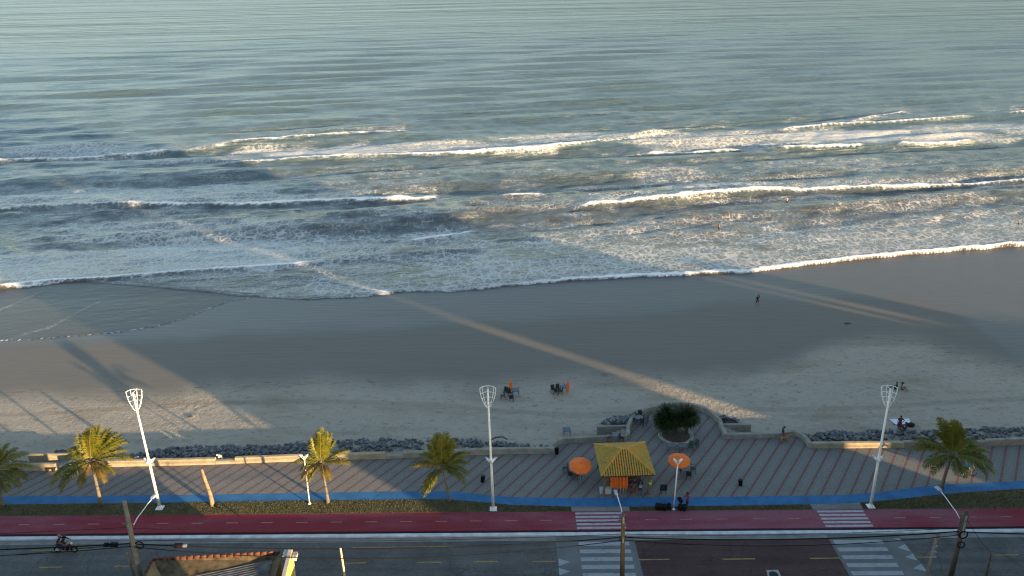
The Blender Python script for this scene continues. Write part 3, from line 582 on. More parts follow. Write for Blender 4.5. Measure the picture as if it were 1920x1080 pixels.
ramp_wall('grey wall on the beach side of the stairs right of the shrubs', [(1347, 813), (1407, 812.5)], .15)
def stairs(label, px0, px1, dirx):
    a = at(*px0, 0); b = at(*px1, 0); mb = MB(); n = 6; wdt = 1.5
    for i in range(n):
        f0, f1 = i / n, (i + 1) / n; z = -.06 - i * .16
        xa, xb = a.x + (b.x - a.x) * f0, a.x + (b.x - a.x) * f1; y = a.y + (b.y - a.y) * f0
        mb.prism([(xa, y), (xb, y), (xb, y + wdt), (xa, y + wdt)], -1.7, z)
    tag(mb.build('beach_stairs', M_WALLG), label, 'stairs', 'stairs down to the beach')
stairs('left concrete stairs down to the beach beside the leaning palm', (126, 872), (62, 872.5), -1)
stairs('concrete stairs down to the beach behind the kiosk terrace', (1177, 817.5), (1122, 819), -1)
stairs('concrete stairs to the beach right of the spiky shrubs', (1362, 814), (1408, 813), 1)
# planter
PC = at(1267, 817.5, 0); pr = 1.74
p = thing('round_planter', 'round earth planter with white rim on the terrace', 'planter', PC)
MB().lathe([(pr, -.05), (pr, .16), (pr - .03, .18), (pr - .11, .18), (pr - .13, .1)], n=40).build('rim', M('white_rim_paint', (.28, .28, .265), .85, .2), p, True)
q = MB(); q.lathe([(pr - .12, .06), (pr * .6, .16), (.2, .24)], n=32); q.build('soil', M('planter_soil', (.055, .042, .026), .95, .4, 3, .5, 12), p)

# ================================================================== ROCKS
M_ROCK = M('dark_boulder', (.050, .054, .062), .85, .4, 2.2, .5, 9, col2=(.20, .205, .215)); M_ROCKP = M('pale_boulder', (.20, .20, .20), .85, .3, 1.5, .4, 9)
def rock_mesh(seed):
    r = random.Random(seed); bm = bmesh.new()
    for _ in range(22):
        v = Vector((r.gauss(0, 1), r.gauss(0, 1), r.gauss(0, 1))).normalized(); bm.verts.new((v.x * r.uniform(.8, 1.05), v.y * r.uniform(.6, .8), v.z * r.uniform(.5, .7)))
    g = bmesh.ops.convex_hull(bm, input=bm.verts[:]); bmesh.ops.delete(bm, geom=[e for e in g['geom_interior'] if isinstance(e, bmesh.types.BMVert)], context='VERTS')
    bmesh.ops.bevel(bm, geom=bm.edges[:], offset=.06, segments=1, affect='EDGES')
    bm.normal_update(); me = bpy.data.meshes.new('boulder'); bm.to_mesh(me); bm.free(); return me
RM = [rock_mesh(i) for i in range(9)]
for m_ in RM: m_.materials.append(M_ROCK)
RMP = RM[2].copy(); RMP.materials.clear(); RMP.materials.append(M_ROCKP)
ROCKS = []
def heap(px_line, depth, n, label, group, size=(.17, .33), hz=.28):
    """rocks between a line of pixels (foot of wall, sea side) and depth metres seaward"""
    P = [at(a, b, -.5) for a, b in px_line]; xs = [p.x for p in P]; ys = [p.y for p in P]
    for _ in range(n):
        xx = random.uniform(xs[0], xs[-1]); f = random.random() ** .85; dd = float(np.interp(xx, np.linspace(xs[0], xs[-1], len(depth)), depth))
        if random.random() > dd / max(depth): continue
        yy = float(np.interp(xx, xs, ys)) + .25 + f * dd; s = random.uniform(*size) * (1.25 if random.random() < .12 else 1)
        zz = float(sand_z(yy)) + s * .22 + (1 - f) * hz * random.uniform(.5, 1.1)
        ROCKS.append((s, Vector((xx, yy, zz)), label, group))
heap([(236, 862), (404, 858), (560, 852)], [1.1, 2.2, 2.2, 2.4, 2.0, 2.3], 420, 'dark grey boulder in the rubble line behind the left walls', 'boulders behind the left sea walls')
heap([(560, 852), (760, 846), (905, 841), (1030, 840)], [2.4, 2.7, 2.6, 2.3, 2.0, 1.3, .5], 430, 'dark grey boulder in the rubble line behind the middle walls', 'boulders behind the middle sea walls')
heap([(1131, 800), (1180, 800), (1206, 779)], [1.2, 2.4, 2.3, 1.4], 190, 'dark boulder heaped behind the stairs left of the terrace', 'boulders left of the terrace', (.17, .34), .85)
heap([(1308, 768), (1335, 781), (1352, 792), (1388, 795)], [1.2, 1.6, 1.6, .9], 120, 'dark boulder heaped right of the spiky shrubs', 'boulders right of the terrace', (.16, .32), .7)
heap([(1511, 830), (1600, 828), (1700, 827), (1740, 827)], [1.4, 2.3, 2.0, 2.5, 2.1], 260, 'dark grey boulder behind the right sunlit wall', 'boulders behind the right sea wall')
heap([(1740, 827), (1830, 826), (1920, 823), (2040, 819)], [2.1, 2.6, 2.5, 2.7], 260, 'dark grey boulder behind the dark palm at right', 'boulders behind the right palm')
heap([(92, 850), (135, 850), (150, 850)], [.5, .9, .6], 22, 'dark boulder half hidden by the leaning palm at left', 'boulders behind the left palm')
ROCKS.sort(key=lambda q: -q[0]); rest = MB()
ms = {}
for i, (s, p, lb, gr) in enumerate(ROCKS):
    me = RM[i % 9] if random.random() > .05 else RMP; e = Euler((random.uniform(-.5, .5), random.uniform(-.5, .5), random.uniform(0, 6.28))); sc = Vector((s * random.uniform(.85, 1.15), s, s * random.uniform(.8, 1.2)))
    if i < 300:
        o = bpy.data.objects.new('boulder', me); COL.objects.link(o); o.location = p; o.rotation_euler = e; o.scale = sc
        tag(o, lb if me is not RMP else lb, 'rock', gr)
    else:
        mt = Matrix.LocRotScale(p, e, sc); rest.add([mt @ v.co for v in me.vertices], [tuple(f.vertices) for f in me.polygons])
tag(rest.build('small_rubble', M_ROCK), 'smaller dark rubble filling the gaps between the boulders', 'rubble', kind='stuff')
o = bpy.data.objects.new('pale_boulder', RMP); COL.objects.link(o); o.location = at(877, 843, -.1); o.scale = (.55, .5, .5); tag(o, 'big pale boulder beside the upright palm behind the wall', 'rock')
lg = MB(); lg.tube([at(918, 826, -.3), at(930, 820, 0), at(942, 819, .05), at(952, 824, -.3)], [.06, .08, .07, .05], 8); tag(lg.build('driftwood_log', M('driftwood', (.06, .05, .04), .9, .3), None, True), 'dark driftwood log arched over the boulders by the middle lamp', 'log')
o = MB(); pp = at(409, 861, .1); o.box(pp, (.16, .16, .7), mi=0, ry=.5); o.box(pp + Vector((.25, .1, .2)), (.14, .14, .5), ry=-.6); o.box(pp + Vector((.1, .1, .35)), (.5, .12, .12), ry=.3); tag(o.build('broken_post', M('white_post_paint', (.5, .46, .4), .85, .2)), 'broken white concrete post leaning on the rubble by the wall gap', 'post')
o = MB(); pp = at(250, 863, .1); o.box(pp, (.2, .16, .8), ry=.7); o.box(pp + Vector((.3, .05, .25)), (.5, .14, .14), ry=-.4); tag(o.build('broken_post', M('white_post_paint', (.5, .46, .4), .85, .2)), 'broken white concrete post beside the sunlit leaning palm', 'post')
cp = gp(358, 782); o = MB(); o.ball(cp, (.32, .2, .16), 8); tag(o.build('seaweed_clump', M('wrack', (.05, .04, .03), .95)), 'dark clump of washed up weed on the sunlit sand', 'seaweed')
cp = gp(1588, 607); o = MB(); o.ball(cp, (.45, .22, .14), 8); o.ball(cp + Vector((.4, .1, 0)), (.25, .12, .1), 6); tag(o.build('seaweed_clump', M('wrack', (.05, .04, .03), .95)), 'dark washed up clump on damp sand right of the walker', 'seaweed')

# ================================================================== PALMS
def mat_leaf(name, c1, c2, c3):
    m, nt, b = newmat(name); n = noise(nt, pos(nt), 1.6, 4, .6); c = ramp(nt, n, [(.3, c1), (.52, c2), (.75, c3)]); nt.links.new(c, b.inputs['Base Color']); b.inputs['Roughness'].default_value = .5
    b.inputs['Specular IOR Level'].default_value = .35
    tr = nd(nt, 'ShaderNodeBsdfTranslucent'); nt.links.new(c, tr.inputs[0]); mx = nd(nt, 'ShaderNodeMixShader'); mx.inputs[0].default_value = .3
    nt.links.new(b.outputs[0], mx.inputs[1]); nt.links.new(tr.outputs[0], mx.inputs[2]); nt.links.new(mx.outputs[0], nt.nodes['Material Output'].inputs[0]); return m
M_LEAF = mat_leaf('palm_leaf', (.058, .078, .010), (.135, .135, .014), (.225, .185, .022)); M_LEAFY = mat_leaf('yellow_palm_leaf', (.13, .105, .014), (.20, .14, .02), (.24, .13, .03)); M_RACH = M('palm_rib', (.16, .14, .05), .7, .2)
M_TRUNK = None
def mat_trunk():
    m, nt, b = newmat('palm_trunk'); v = pos(nt); wv = nd(nt, 'ShaderNodeTexWave'); wv.bands_direction = 'Z'; wv.inputs['Scale'].default_value = 2.2; wv.inputs['Distortion'].default_value = 3; nt.links.new(v, wv.inputs['Vector'])
    c = mixc(nt, wv.outputs['Fac'], (.10, .080, .058), (.20, .165, .125)); c = mixc(nt, noise(nt, v, 4, 4), c, (.14, .12, .095)); nt.links.new(c, b.inputs['Base Color']); b.inputs['Roughness'].default_value = .9; bump(nt, b, wv.outputs['Fac'], .5, .03); return m
M_TRUNK = mat_trunk()
WIND = Vector((.28, .45, -.05))
def frond(az, el, L, droop, seed, wind=.5, WIND=WIND):
    r = random.Random(seed); mb = MB(); n = 16; P = []; d = Vector((math.cos(az) * math.cos(el), math.sin(az) * math.cos(el), math.sin(el))); p = Vector((0, 0, 0)); W = WIND * wind
    for i in range(n + 1):
        P.append(p.copy()); s = i / n; d = (d + (Vector((0, 0, -1)) * droop * (.25 + 1.2 * s) + W * s * .35) * (1.9 / n)).normalized(); p = p + d * L / n
    mb.tube(P, [.032 * (1 - .85 * i / n) + .004 for i in range(n + 1)], 5, 1)
    m = 44
    for i in range(m):
        s = .10 + .90 * (i + r.random() * .6) / m; k = min(n - 1, int(s * n)); fr = s * n - k; c = P[k].lerp(P[k + 1], fr); t = (P[k + 1] - P[k]).normalized(); sd = t.cross(Vector((0, 0, 1)))
        if sd.length < .05: sd = Vector((1, 0, 0))
        sd.normalize(); nz = sd.cross(t).normalized()
        ll = L * .27 * (math.sin(math.pi * (.10 + .84 * s)) ** .7) * r.uniform(.82, 1.12)
        for sg in (-1, 1):
            o1 = (sd * sg * r.uniform(.75, .95) + t * r.uniform(.5, .75) + nz * r.uniform(.0, .25) + W * .25).normalized(); o2 = (o1 + Vector((0, 0, -1)) * r.uniform(.5, 1.1) + W * .4).normalized()
            w_ = (t * .9 + nz * .3).normalized() * ll * .052; q1 = c + o1 * ll * .5; q2 = q1 + o2 * ll * .5
            mb.add([c - w_, c + w_, q1 + w_ * 1.3, q1 - w_ * 1.3, q2], [(0, 1, 2, 3), (3, 2, 4)], 0)
    return mb
def palm(label, base, top, ztop, azs, seed, yellow=(), L=3.0, rt_=.15, extra=None, WD=WIND):
    B = at(*base, 0); T = atY(*top, B.y + .15 + ztop); r = random.Random(seed)
    t = thing('coconut_palm', label, 'palm tree', B, group='coconut palms along the promenade'); D = T - B
    pts = []
    for i in range(9):
        s = i / 8; pts.append(Vector((D.x * s ** 1.5, D.y * s ** 1.5, D.z * s)))
    pts[0].z = -.1
    MB().tube(pts, [rt_ * 1.5, rt_ * 1.15] + [rt_ * (1 - .35 * i / 8) for i in range(2, 9)], 12).build('trunk', M_TRUNK, t, True)
    for i, a in enumerate(azs):
        az, el, dr, ln = a if isinstance(a, tuple) else (a, None, None, 1)
        if el is None: el = r.uniform(35, 70); dr = r.uniform(.5, .9)
        f = frond(R(az + r.uniform(-6, 6)), R(el), L * ln * r.uniform(.93, 1.06), dr, seed * 50 + i, .5 if el > 20 else .25, WD)
        o = f.build('frond', [M_LEAFY if i in yellow else M_LEAF, M_RACH], t, False, D)
        if i in yellow: o['label'] = 'yellowing palm frond'
    MB().ball((0, 0, -.05), (.22, .22, .35), 8).build('crown_shaft', M('palm_fibre', (.13, .09, .05), .95, .3), t, True, D)
    if extra == 'flower':
        f = MB(); rr = random.Random(5)
        for i in range(26):
            a = rr.uniform(-2.6, .2); f.tube([(0, 0, 0), (math.cos(a) * .4, math.sin(a) * .4, -.05), (math.cos(a) * .75, math.sin(a) * .75, -.5 - rr.random() * .3)], [.03, .025, .01], 4)
        f.build('dead_stalks', M('dry_stalks', (.22, .09, .04), .9, .3), t, False, D)
    return t
UP = [(95, 78, .35, 1), (72, 70, .4, 1.05), (115, 68, .4, 1), (58, 64, .45, .95), (130, 66, .45, .9), (48, 56, .5, .85), (140, 56, .5, .9), (102, 56, .4, 1.1), (66, 50, .4, 1)]
palm('sunlit leaning palm with windswept fronds left of the leftmost lamp', (190, 947), (171, 864), 0, UP + [(30, 40, .7, 1.1), (15, 30, .6, 1.1), (5, 18, .6, 1.15), (-20, 10, .8, 1.0), (-50, 8, .9, 1.0), (-48, 22, .6, .95), (-95, 6, 1.0, .9), (-125, 8, 1.0, 1.15), (-140, 15, .9, 1.2), (-155, 12, .8, 1.2), (165, 20, .7, 1.1), (150, 32, .7, 1.0), (35, 55, .6, 1.1), (22, 48, .6, 1.1), (50, 40, .5, 1.05)], 3, (13, 14, 15), 3.05, .16, 'flower', Vector((1.0, .5, .05)))
palm('sunlit straight palm beside the small white lamp post', (615, 942), (602, 868), 0, UP[:8] + [(25, 30, .6, .95), (2, 14, .6, .95), (-8, 24, .5, 1.0), (-60, 12, .9, .8), (-75, 20, .9, .85), (-118, 8, .9, .85), (-135, 10, .8, .9), (-165, 12, .7, .8), (172, 24, .7, .9), (158, 30, .7, .9)], 4, (9, 11, 12, 14), 2.75, .13)
palm('upright green palm between the small lamp and the middle tall lamp', (842, 940), (829, 876), 0, UP + [(25, 40, .7, .95), (5, 26, .7, .95), (-15, 14, .7, .95), (-35, 10, .8, 1.05), (-55, 30, .5, 1.0), (-112, 16, 1.0, 1.1), (-128, 8, .9, 1.15), (172, 16, .5, 1.0), (180, 26, .6, .9), (150, 35, .7, .9), (35, 30, .7, .95)], 5, (17,), 2.8, .12)
palm('large dark palm in shade at the right end', (1765, 917), (1786, 852), -1.4, UP + [(20, 40, .7, 1.0), (2, 26, .8, 1.2), (-12, 16, .8, 1.25), (-28, 18, .9, 1.2), (-45, 12, .9, 1.1), (-80, 8, 1.0, .9), (-150, 10, .9, 1.1), (-165, 18, .8, 1.15), (172, 26, .7, 1.2), (160, 36, .7, 1.1), (-110, 12, 1.0, .8)], 6, (), 2.95, .15)
palm('dark palm cut off by the left edge of the view', (6, 949), (-12, 884), 0, [(95, 70, .6, .9), (70, 60, .6, .9), (120, 60, .6, .9), (50, 48, .7, 1.0), (30, 40, .7, 1.1), (12, 28, .8, 1.15), (0, 14, .8, 1.1), (-18, 12, .8, 1.2), (-35, 10, .9, 1.1), (-55, 10, .9, 1.0), (-90, 8, 1, .9), (-130, 10, 1, 1), (180, 20, .8, 1), (150, 40, .8, 1)], 8, (), 2.9, .14)
# dead stump
B = at(399, 948, 0); T = atY(378, 880, B.y + .1); o = thing('dead_palm_trunk', 'bare leaning dead palm trunk without crown on sunlit verge', 'dead tree', B); D = T - B
MB().tube([(0, 0, -.1), D * .3 + Vector((.08, 0, 0)), D * .7 + Vector((.03, 0, 0)), D], [.22, .17, .14, .11], 10).build('trunk', M('dry_trunk', (.25, .19, .12), .9, .3, 4, .6, 12), o, True)
MB().tube([D * .55 + Vector((-.08, -.08, 0)), D * .8 + Vector((-.1, -.1, .05)), D * 1.02 + Vector((-.05, -.05, 0))], [.05, .07, .05], 6).build('torn_bark', M('dark_bark', (.06, .045, .03), .95), o, True)
o = MB(); bp = at(409, 948, .15); o.ball(bp, (.3, .22, .2), 8); o.ball(bp + Vector((.25, -.1, -.03)), (.2, .15, .14), 8); tag(o.build('rubbish_bag', M('black_plastic', (.012, .012, .013), .5, .3), None, True), 'black rubbish bag at the foot of the dead trunk', 'bag')
# spiky shrubs in the planter
def rosette(mb, c, L, n, r):
    for i in range(n):
        az = r.uniform(0, 6.283); el = math.asin(r.uniform(-.15, .98)); d = Vector((math.cos(az) * math.cos(el), math.sin(az) * math.cos(el), math.sin(el))); l = L * r.uniform(.75, 1.1)
        s = d.cross(Vector((0, 0, 1)));
        if s.length < .1: s = Vector((1, 0, 0))
        s = s.normalized() * l * .040; m_ = Vector(c) + d * l * .6; e = m_ + (d + Vector((0, 0, -.55))).normalized() * l * .4
        mb.add([Vector(c) - s * .6, Vector(c) + s * .6, m_ + s, m_ - s, e], [(0, 1, 2, 3), (3, 2, 4)])
M_SPIKE = mat_leaf('spiky_leaf', (.018, .030, .008), (.030, .046, .012), (.055, .070, .018)); M_STEM = M('grey_stem', (.13, .115, .095), .9, .3, 4, .4, 14)
rr = random.Random(9)
sh = [((-1.05, .35), 'spiky dark green shrub on the left side of the planter', 6), ((.1, .55), 'spiky dark green shrub in the middle of the planter', 7), ((1.15, .35), 'spiky dark green shrub on the right side of the planter', 6)]
for (dx, dy), lb, nr in sh:
    t = thing('screw_pine', lb, 'shrub', PC + Vector((dx, dy, .15)), group='spiky shrubs in the round planter')
    for k in range(nr):
        a = 6.283 * k / nr + rr.random(); rad = rr.uniform(.3, .85) if k else 0; hh = rr.uniform(1.1, 2.2); tip = Vector((math.cos(a) * rad, math.sin(a) * rad, hh))
        MB().tube([(math.cos(a) * .06, math.sin(a) * .06, 0), tip * .5 + Vector((0, 0, .1)), tip], [.07, .055, .045], 6).build('stem', M_STEM, t, True)
        mb = MB(); rosette(mb, (0, 0, 0), 1.25, 260, rr); mb.build('leaf_rosette', M_SPIKE, t, False, tip)
tf = MB(); wq = at(1746, 838, .1); rosette(tf, wq + Vector((0, 0, .1)), .55, 70, rr); rosette(tf, wq + Vector((.1, .2, .45)), .5, 70, rr); tag(tf.build('weed_bush', M_SPIKE), 'small dark weed bush growing in the wall gap by the right palm', 'bush')

# ================================================================== LAMPS
M_LWH = M('white_lamp_paint', (.72, .71, .68), .45, .06, 2); M_GLASS = M('lamp_lens', (.35, .36, .38), .2, .1)
def tall_lamp(label, base, top):
    B = at(*base, 0); T = atY(*top, B.y); D = T - B; h = D.z; t = thing('tall_lamp', label, 'street lamp', B, group='tall white basket lamps')
    f = lambda s: Vector((D.x * s, 0, h * s))
    MB().tube([f(0), f(.35), f(.42), f(1)], [.13, .115, .10, .075], 12).build('pole', M_LWH, t, True)
    b = MB(); b.box((0, 0, .04), (.62, .62, .06)); b.lathe([(.26, .07), (.2, .2), (.14, .32)], n=12)
    for sx in (-.24, .24):
        for sy in (-.24, .24): b.lathe([(.03, .07), (.03, .13)], (sx, sy, 0), 6)
    b.build('base_plate', M_LWH, t)
    k = MB(); c = f(.42)
    k.lathe([(.11, -.25), (.17, 0), (.11, .3)], c, 12)
    for a in (R(20), R(160), R(270)):
        e = Vector((math.cos(a), math.sin(a), 0)); k.tube([c + Vector((0, 0, -.25)), c + e * .22 + Vector((0, 0, 0)), c + e * .46 + Vector((0, 0, .22))], [.09, .12, .07], 8)
    k.build('bracket', M_LWH, t, True)
    for a in (R(20), R(160), R(270)):
        e = Vector((math.cos(a), math.sin(a), 0)); MB().ball(c + e * .44 + Vector((0, 0, .2)), (.12, .12, .07), 8).build('spot_lamp', M_GLASS, t, True)
    g = MB(); top_ = f(1); hb = 1.75; R1 = .66; cc = Vector((0, .30, 0))
    def rad(s): return .10 + (R1 - .10) * math.sin(s * math.pi / 2) ** .8
    for ang in (0, 45, 90, 135, 180):
        a = R(ang); g.tube([top_ + Vector((0, 0, -hb)) + cc * s * .6 + Vector((math.cos(a) * rad(s), math.sin(a) * rad(s) * .8, hb * s)) for s in np.linspace(0, 1, 7)], .03, 6)
    for s in (.22, .45, .68, .97):
        g.tube([top_ + Vector((0, 0, -hb)) + cc * s * .6 + Vector((math.cos(a) * rad(s), math.sin(a) * rad(s) * .8, hb * s)) for a in np.linspace(0, math.pi, 13)], .028, 6)
        g.tube([f(1) + Vector((0, 0, -hb + hb * s)) + Vector((-rad(s) * .0, 0, 0)), top_ + Vector((0, 0, -hb)) + cc * s * .6 + Vector((0, rad(s) * .8, hb * s))], .022, 5)
    g.build('basket_cage', M_LWH, t, True)
    return t
tall_lamp('leftmost tall white lamp with cage head, brightly sunlit', (300, 953), (249, 736))
tall_lamp('middle tall white lamp with cage head left of the kiosk', (925, 955), (914.5, 730))
tall_lamp('rightmost tall white lamp with cage head in shade', (1632, 950), (1670, 729))
def small_lamp(label, base, top):
    B = at(*base, 0); T = atY(*top, B.y); D = T - B; t = thing('small_lamp', label, 'street lamp', B, group='small white lamps with twin heads')
    MB().tube([(0, 0, 0), D], [.065, .05], 10).build('pole', M_LWH, t, True)
    MB().lathe([(.16, 0), (.16, .03), (.09, .12)], n=10).build('base_plate', M_LWH, t)
    for sx in (-1, 1):
        a = MB(); a.tube([D + Vector((0, 0, -.3)), D + Vector((sx * .16, 0, .02)), D + Vector((sx * .27, -.02, .2))], [.05, .10, .11], 8); a.box(D + Vector((sx * .26, -.03, .2)), (.26, .28, .05), ry=-sx * .5); a.build('lamp_head', M_LWH, t, True)
    MB().ball(D + Vector((0, -.1, .05)), (.11, .09, .12), 8).build('lens', M_GLASS, t, True)
small_lamp('small white twin-headed lamp beside the sunlit straight palm', (580.5, 945), (570, 857))
small_lamp('small white twin-headed lamp in front of the right orange parasol', (1263, 955), (1271, 866))

# ================================================================== BUILDINGS ON THE NEAR SIDE (behind and below the camera; they cast the long shade)
M_FAC = M('cream_facade', (.42, .38, .31), .85, .1, .4); M_FACB = M('pale_facade', (.45, .46, .46), .85, .1, .4); M_WIN = M('dark_window_glass', (.03, .04, .05), .1, .2); M_SLAB = M('roof_slab', (.2, .19, .18), .9, .2)
def block(label, x0, x1, y0, y1, h, mat, floors=None, tank=True):
    t = thing('apartment_building', label, 'building', ((x0 + x1) / 2, (y0 + y1) / 2, 0)); dx, dy = x1 - x0, y1 - y0
    b = MB(); b.box((0, 0, h / 2), (dx, dy, h)); b.build('wall', mat, t)
    b = MB(); b.box((0, 0, h + .1), (dx - .02, dy - .02, .2)); b.build('roof', M_SLAB, t)
    if floors:
        fh = h / floors; nb = max(2, int(dx / 6)); wm = MB().box((0, 0, 0), (2.4, .12, 1.4)).mesh('window', M_WIN); bm_ = MB().box((0, 0, 0), (4.0, 1.1, .15)).box((0, .5, .5), (4.0, .08, .9)).mesh('balcony', M_SLAB)
        for f_ in range(floors):
            for c in range(nb):
                for nm, me, yy, zz in (('window', wm, .04, fh * f_ + fh * .55), ('balcony', bm_, .56, fh * f_ + .25)):
                    if nm == 'balcony' and (f_ == 0): continue
                    o = bpy.data.objects.new(nm, me); COL.objects.link(o); o.parent = t; o.location = (-dx / 2 + dx * (c + .5) / nb, dy / 2 + yy, zz)
    return t
def st2xy(s, t): return (s * N2[0] + t * A2[0], s * N2[1] + t * A2[1])
block('ten storey cream apartment block behind the viewer right of centre', 38.8, 67.6, 20, 38, 36, M_FAC, 11)
t1 = bpy.data.objects['apartment_building']; MB().box((64 - 53.2, 0, 10.5), (10 - .1, 17.9, 4)).box((64.6 - 53.2, 0, 24.2), (11.2, 17.8, 23.3)).build('shade_overhang', M_FAC, t1)  # unseen overhang added to narrow the sun streak further out
block('fifteen storey pale apartment block further right behind the viewer', 92.3, 126.2, 20, 38, 50, M_FACB, 15)
block('five storey cream building left behind the viewer', -46, -2.4, 10, 30, 16, M_FAC, 5)
block('four storey pale block far to the right', 130, 152, 14, 32, 12.6, M_FACB, 4)
block('narrow unseen shade-casting block far to the right', 138.6, 142.0, 32.1, 35, 17.5, M_FAC)  # added out of view to throw a dark band across the beach
block('four storey cream block at the far right end of the street', 156, 215, 14, 36, 12.4, M_FAC, 4)
block('slim unseen shade-casting pillar far to the right', 134.6, 135.4, 32.1, 32.9, 17, M_FAC)  # thin pillar added out of view to split the sun streaks
block('low single storey white house below the viewer', -12, 12, 33, 43.5, 3.0, M_FACB)
block('low single storey cream house below the viewer on the right', 13, 36, 33, 43, 3.2, M_FAC)
block('low pale house in front of the tall cream block', 58, 91, 38.3, 43.2, 3.7, M_FACB)

# ================================================================== UTILITY POLES AND WIRES
M_PCON = M('pole_concrete', (.20, .18, .15), .9, .25, 2, .3, 14); M_PWOOD = M('pole_timber', (.10, .068, .040), .85, .3, 3, .4, 14); M_BLK = M('black_rubber', (.012, .012, .013), .8, .2, spec=.08); M_STEEL = M('galvanised_steel', (.33, .34, .36), .45, .12, metal=.5); M_INS = M('insulator_glaze', (.06, .03, .025), .3, .2)
M_ARM = M('white_arm_paint', (.62, .64, .66), .4, .08); M_BLUEP = M('blue_bracket_paint', (.03, .05, .22), .5, .2)
def zY(px, py, Y): return atY(px, py, Y)
def upole(label, top, foot_px, Y, mat, square, arm, arm_z, racks):
    T = zY(*top, Y); Bx = zY(*foot_px, Y); k = (0 - T.z) / (Bx.z - T.z); B = Vector((T.x + (Bx.x - T.x) * k, Y, 0)); D = T - B
    t = thing('utility_pole', label, 'utility pole', B, group='utility poles along the near pavement'); f = lambda z: Vector((D.x * z / D.z, 0, z))
    if square: MB().tube([f(0), f(D.z)], [.27, .17], 4).build('pole', mat, t)
    else: MB().tube([f(0), f(D.z * .5), f(D.z)], [.20, .17, .14], 12).build('pole', mat, t, True)
    for z in racks:
        m = MB(); m.box(f(z) + Vector((0, .16, 0)), (.12, .10, .5)); m.box(f(z) + Vector((0, -.16, 0)), (.12, .10, .5))
        m.build('wire_rack', M_STEEL, t)
        g = MB()
        for s in (-1, 1):
            for zz in (-.17, 0, .17): g.lathe([(.05, -.05), (.08, 0), (.05, .05)], f(z) + Vector((s * .24, .05, zz)), 8)
        g.build('insulator', M_INS, t, True)
    if arm:
        a0 = f(arm_z) + Vector((0, .18, 0)); e = zY(*arm, Y + 2.5) - B; c = MB(); mid = (a0 + e) / 2 + Vector((0, .1, .12))
        c.tube([a0, a0.lerp(mid, .55) + Vector((0, 0, .1)), mid, e.lerp(mid, .45) + Vector((0, 0, .03)), e], .034, 8); ao = c.build('lamp_arm', M_ARM, t, True)
        MB().box(a0, (.16, .14, .7)).build('arm_bracket', M_BLUEP, t)
        hd = MB(); dr = (e - mid).normalized(); ang = math.atan2(dr.y, dr.x); hd.box(e + dr * .22, (.62, .26, .13), ang, taper=.7); hd.box(e + dr * .24 - Vector((0, 0, .09)), (.4, .18, .06), ang, mi=1); hd.build('lamp_head', [M('grey_lamp_housing', (.3, .33, .38), .45, .1), M_GLASS], t)
    return t, B, f, D.z
YP = 49.6
p1 = upole('leftmost concrete utility pole beside the tiled house roof', (233, 940), (262, 1080), YP, M_PCON, True, (286, 934), 5.9, (4.6, 6.3))
p2 = upole('brown timber utility pole standing in front of the left crossing', (1168.5, 964), (1166.5, 1080), YP, M_PWOOD, False, (1156, 926), 6.4, (4.55, 6.3))
p3 = upole('dark timber utility pole with stacked insulators at the right', (1812, 958), (1783, 1080), YP, M('dark_pole_timber', (.075, .058, .042), .9, .3, 3, .4, 14), False, (1763, 920), 5.4, (4.6, 5.1, 5.6, 6.0))
for nm, z, s in (('cable_coil', 4.6, .3), ('cable_coil', 3.7, .26)):
    MB().ring(p3[2](z) + Vector((.05, -.22, 0)), s, .05, 16, 6, 'y').build(nm, M_BLK, p3[0], True)
MB().ring(p1[2](4.7) + Vector((.45, 0, -.1)), .3, .05, 16, 6, 'y').build('cable_coil', M_BLK, p1[0], True)
m = MB(); m.box(p1[2](4.6) + Vector((-1.4, -.05, .1)), (.55, .22, .28)); m.box(p1[2](4.6) + Vector((-1.95, -.05, .1)), (.35, .2, .25)); m.build('splice_box', M_BLK, p1[0])
def post(label, top, foot, Y, r, mat, square=True, extras=False):
    T = zY(*top, Y); Q = zY(*foot, Y); k = (0 - T.z) / (Q.z - T.z); B = Vector((T.x + (Q.x - T.x) * k, Y, 0)); t = thing('service_post', label, 'post', B); D = T - B
    MB().tube([(0, 0, 0), D], [r * 1.25, r], 4 if square else 10).build('pole', mat, t, not square)
    if extras:
        MB().box(D + Vector((0, -.02, -.25)), (.3, .25, .45)).build('end_cap', M_PCON, t); m = MB()
        for z in (1.0, 1.5, 2.0): m.box(D + Vector((-.05, -.15, -z)), (.34, .14, .10))
        m.box(D + Vector((-.05, -.08, -1.5)), (.08, .06, 1.1)); m.build('wire_rack', M_STEEL, t)
    return t
post('slim white pole in sunlit tone standing right of the tiled house', (638, 1028), (646, 1080), 49.6, .085, M('sunlit_white_pole', (.50, .42, .27), .8, .12))  # white pole, warm sunlight put into its colour
post('grey concrete service post left of the dark right utility pole', (1757.5, 1001), (1738, 1080), 49.7, .13, M_PCON, True, True)
post('thin weathered post at the far right bottom of the view', (1858.5, 1038), (1849, 1080), 49.6, .07, M_PWOOD, False)
post('short grey post left of the leftmost utility pole', (237.5, 1037), (251, 1080), 49.7, .12, M_PCON)
post('shortest grey post furthest left at the bottom edge', (223, 1060), (229, 1080), 49.7, .10, M_PCON)
def cable(label, a, b, sag, r=.022, group='overhead cables'):
    a, b = Vector(a), Vector(b); mb = MB(); P = []
    for i in range(25): s = i / 24; p = a.lerp(b, s); p.z -= sag * 4 * s * (1 - s); P.append(p)
    mb.tube(P, r, 5); return tag(mb.build('overhead_cable', M_BLK, None, True), label, 'cable', group)
Wp = lambda P, z, dx=0, dy=.1: P[1] + P[2](z) + Vector((dx, dy, 0))
far_l = p1[1] + Vector((-38, .4, 0)); far_r = p3[1] + Vector((38, -.4, 0)); fl = lambda z: far_l + Vector((0, 0, z)); fr = lambda z: far_r + Vector((0, 0, z))
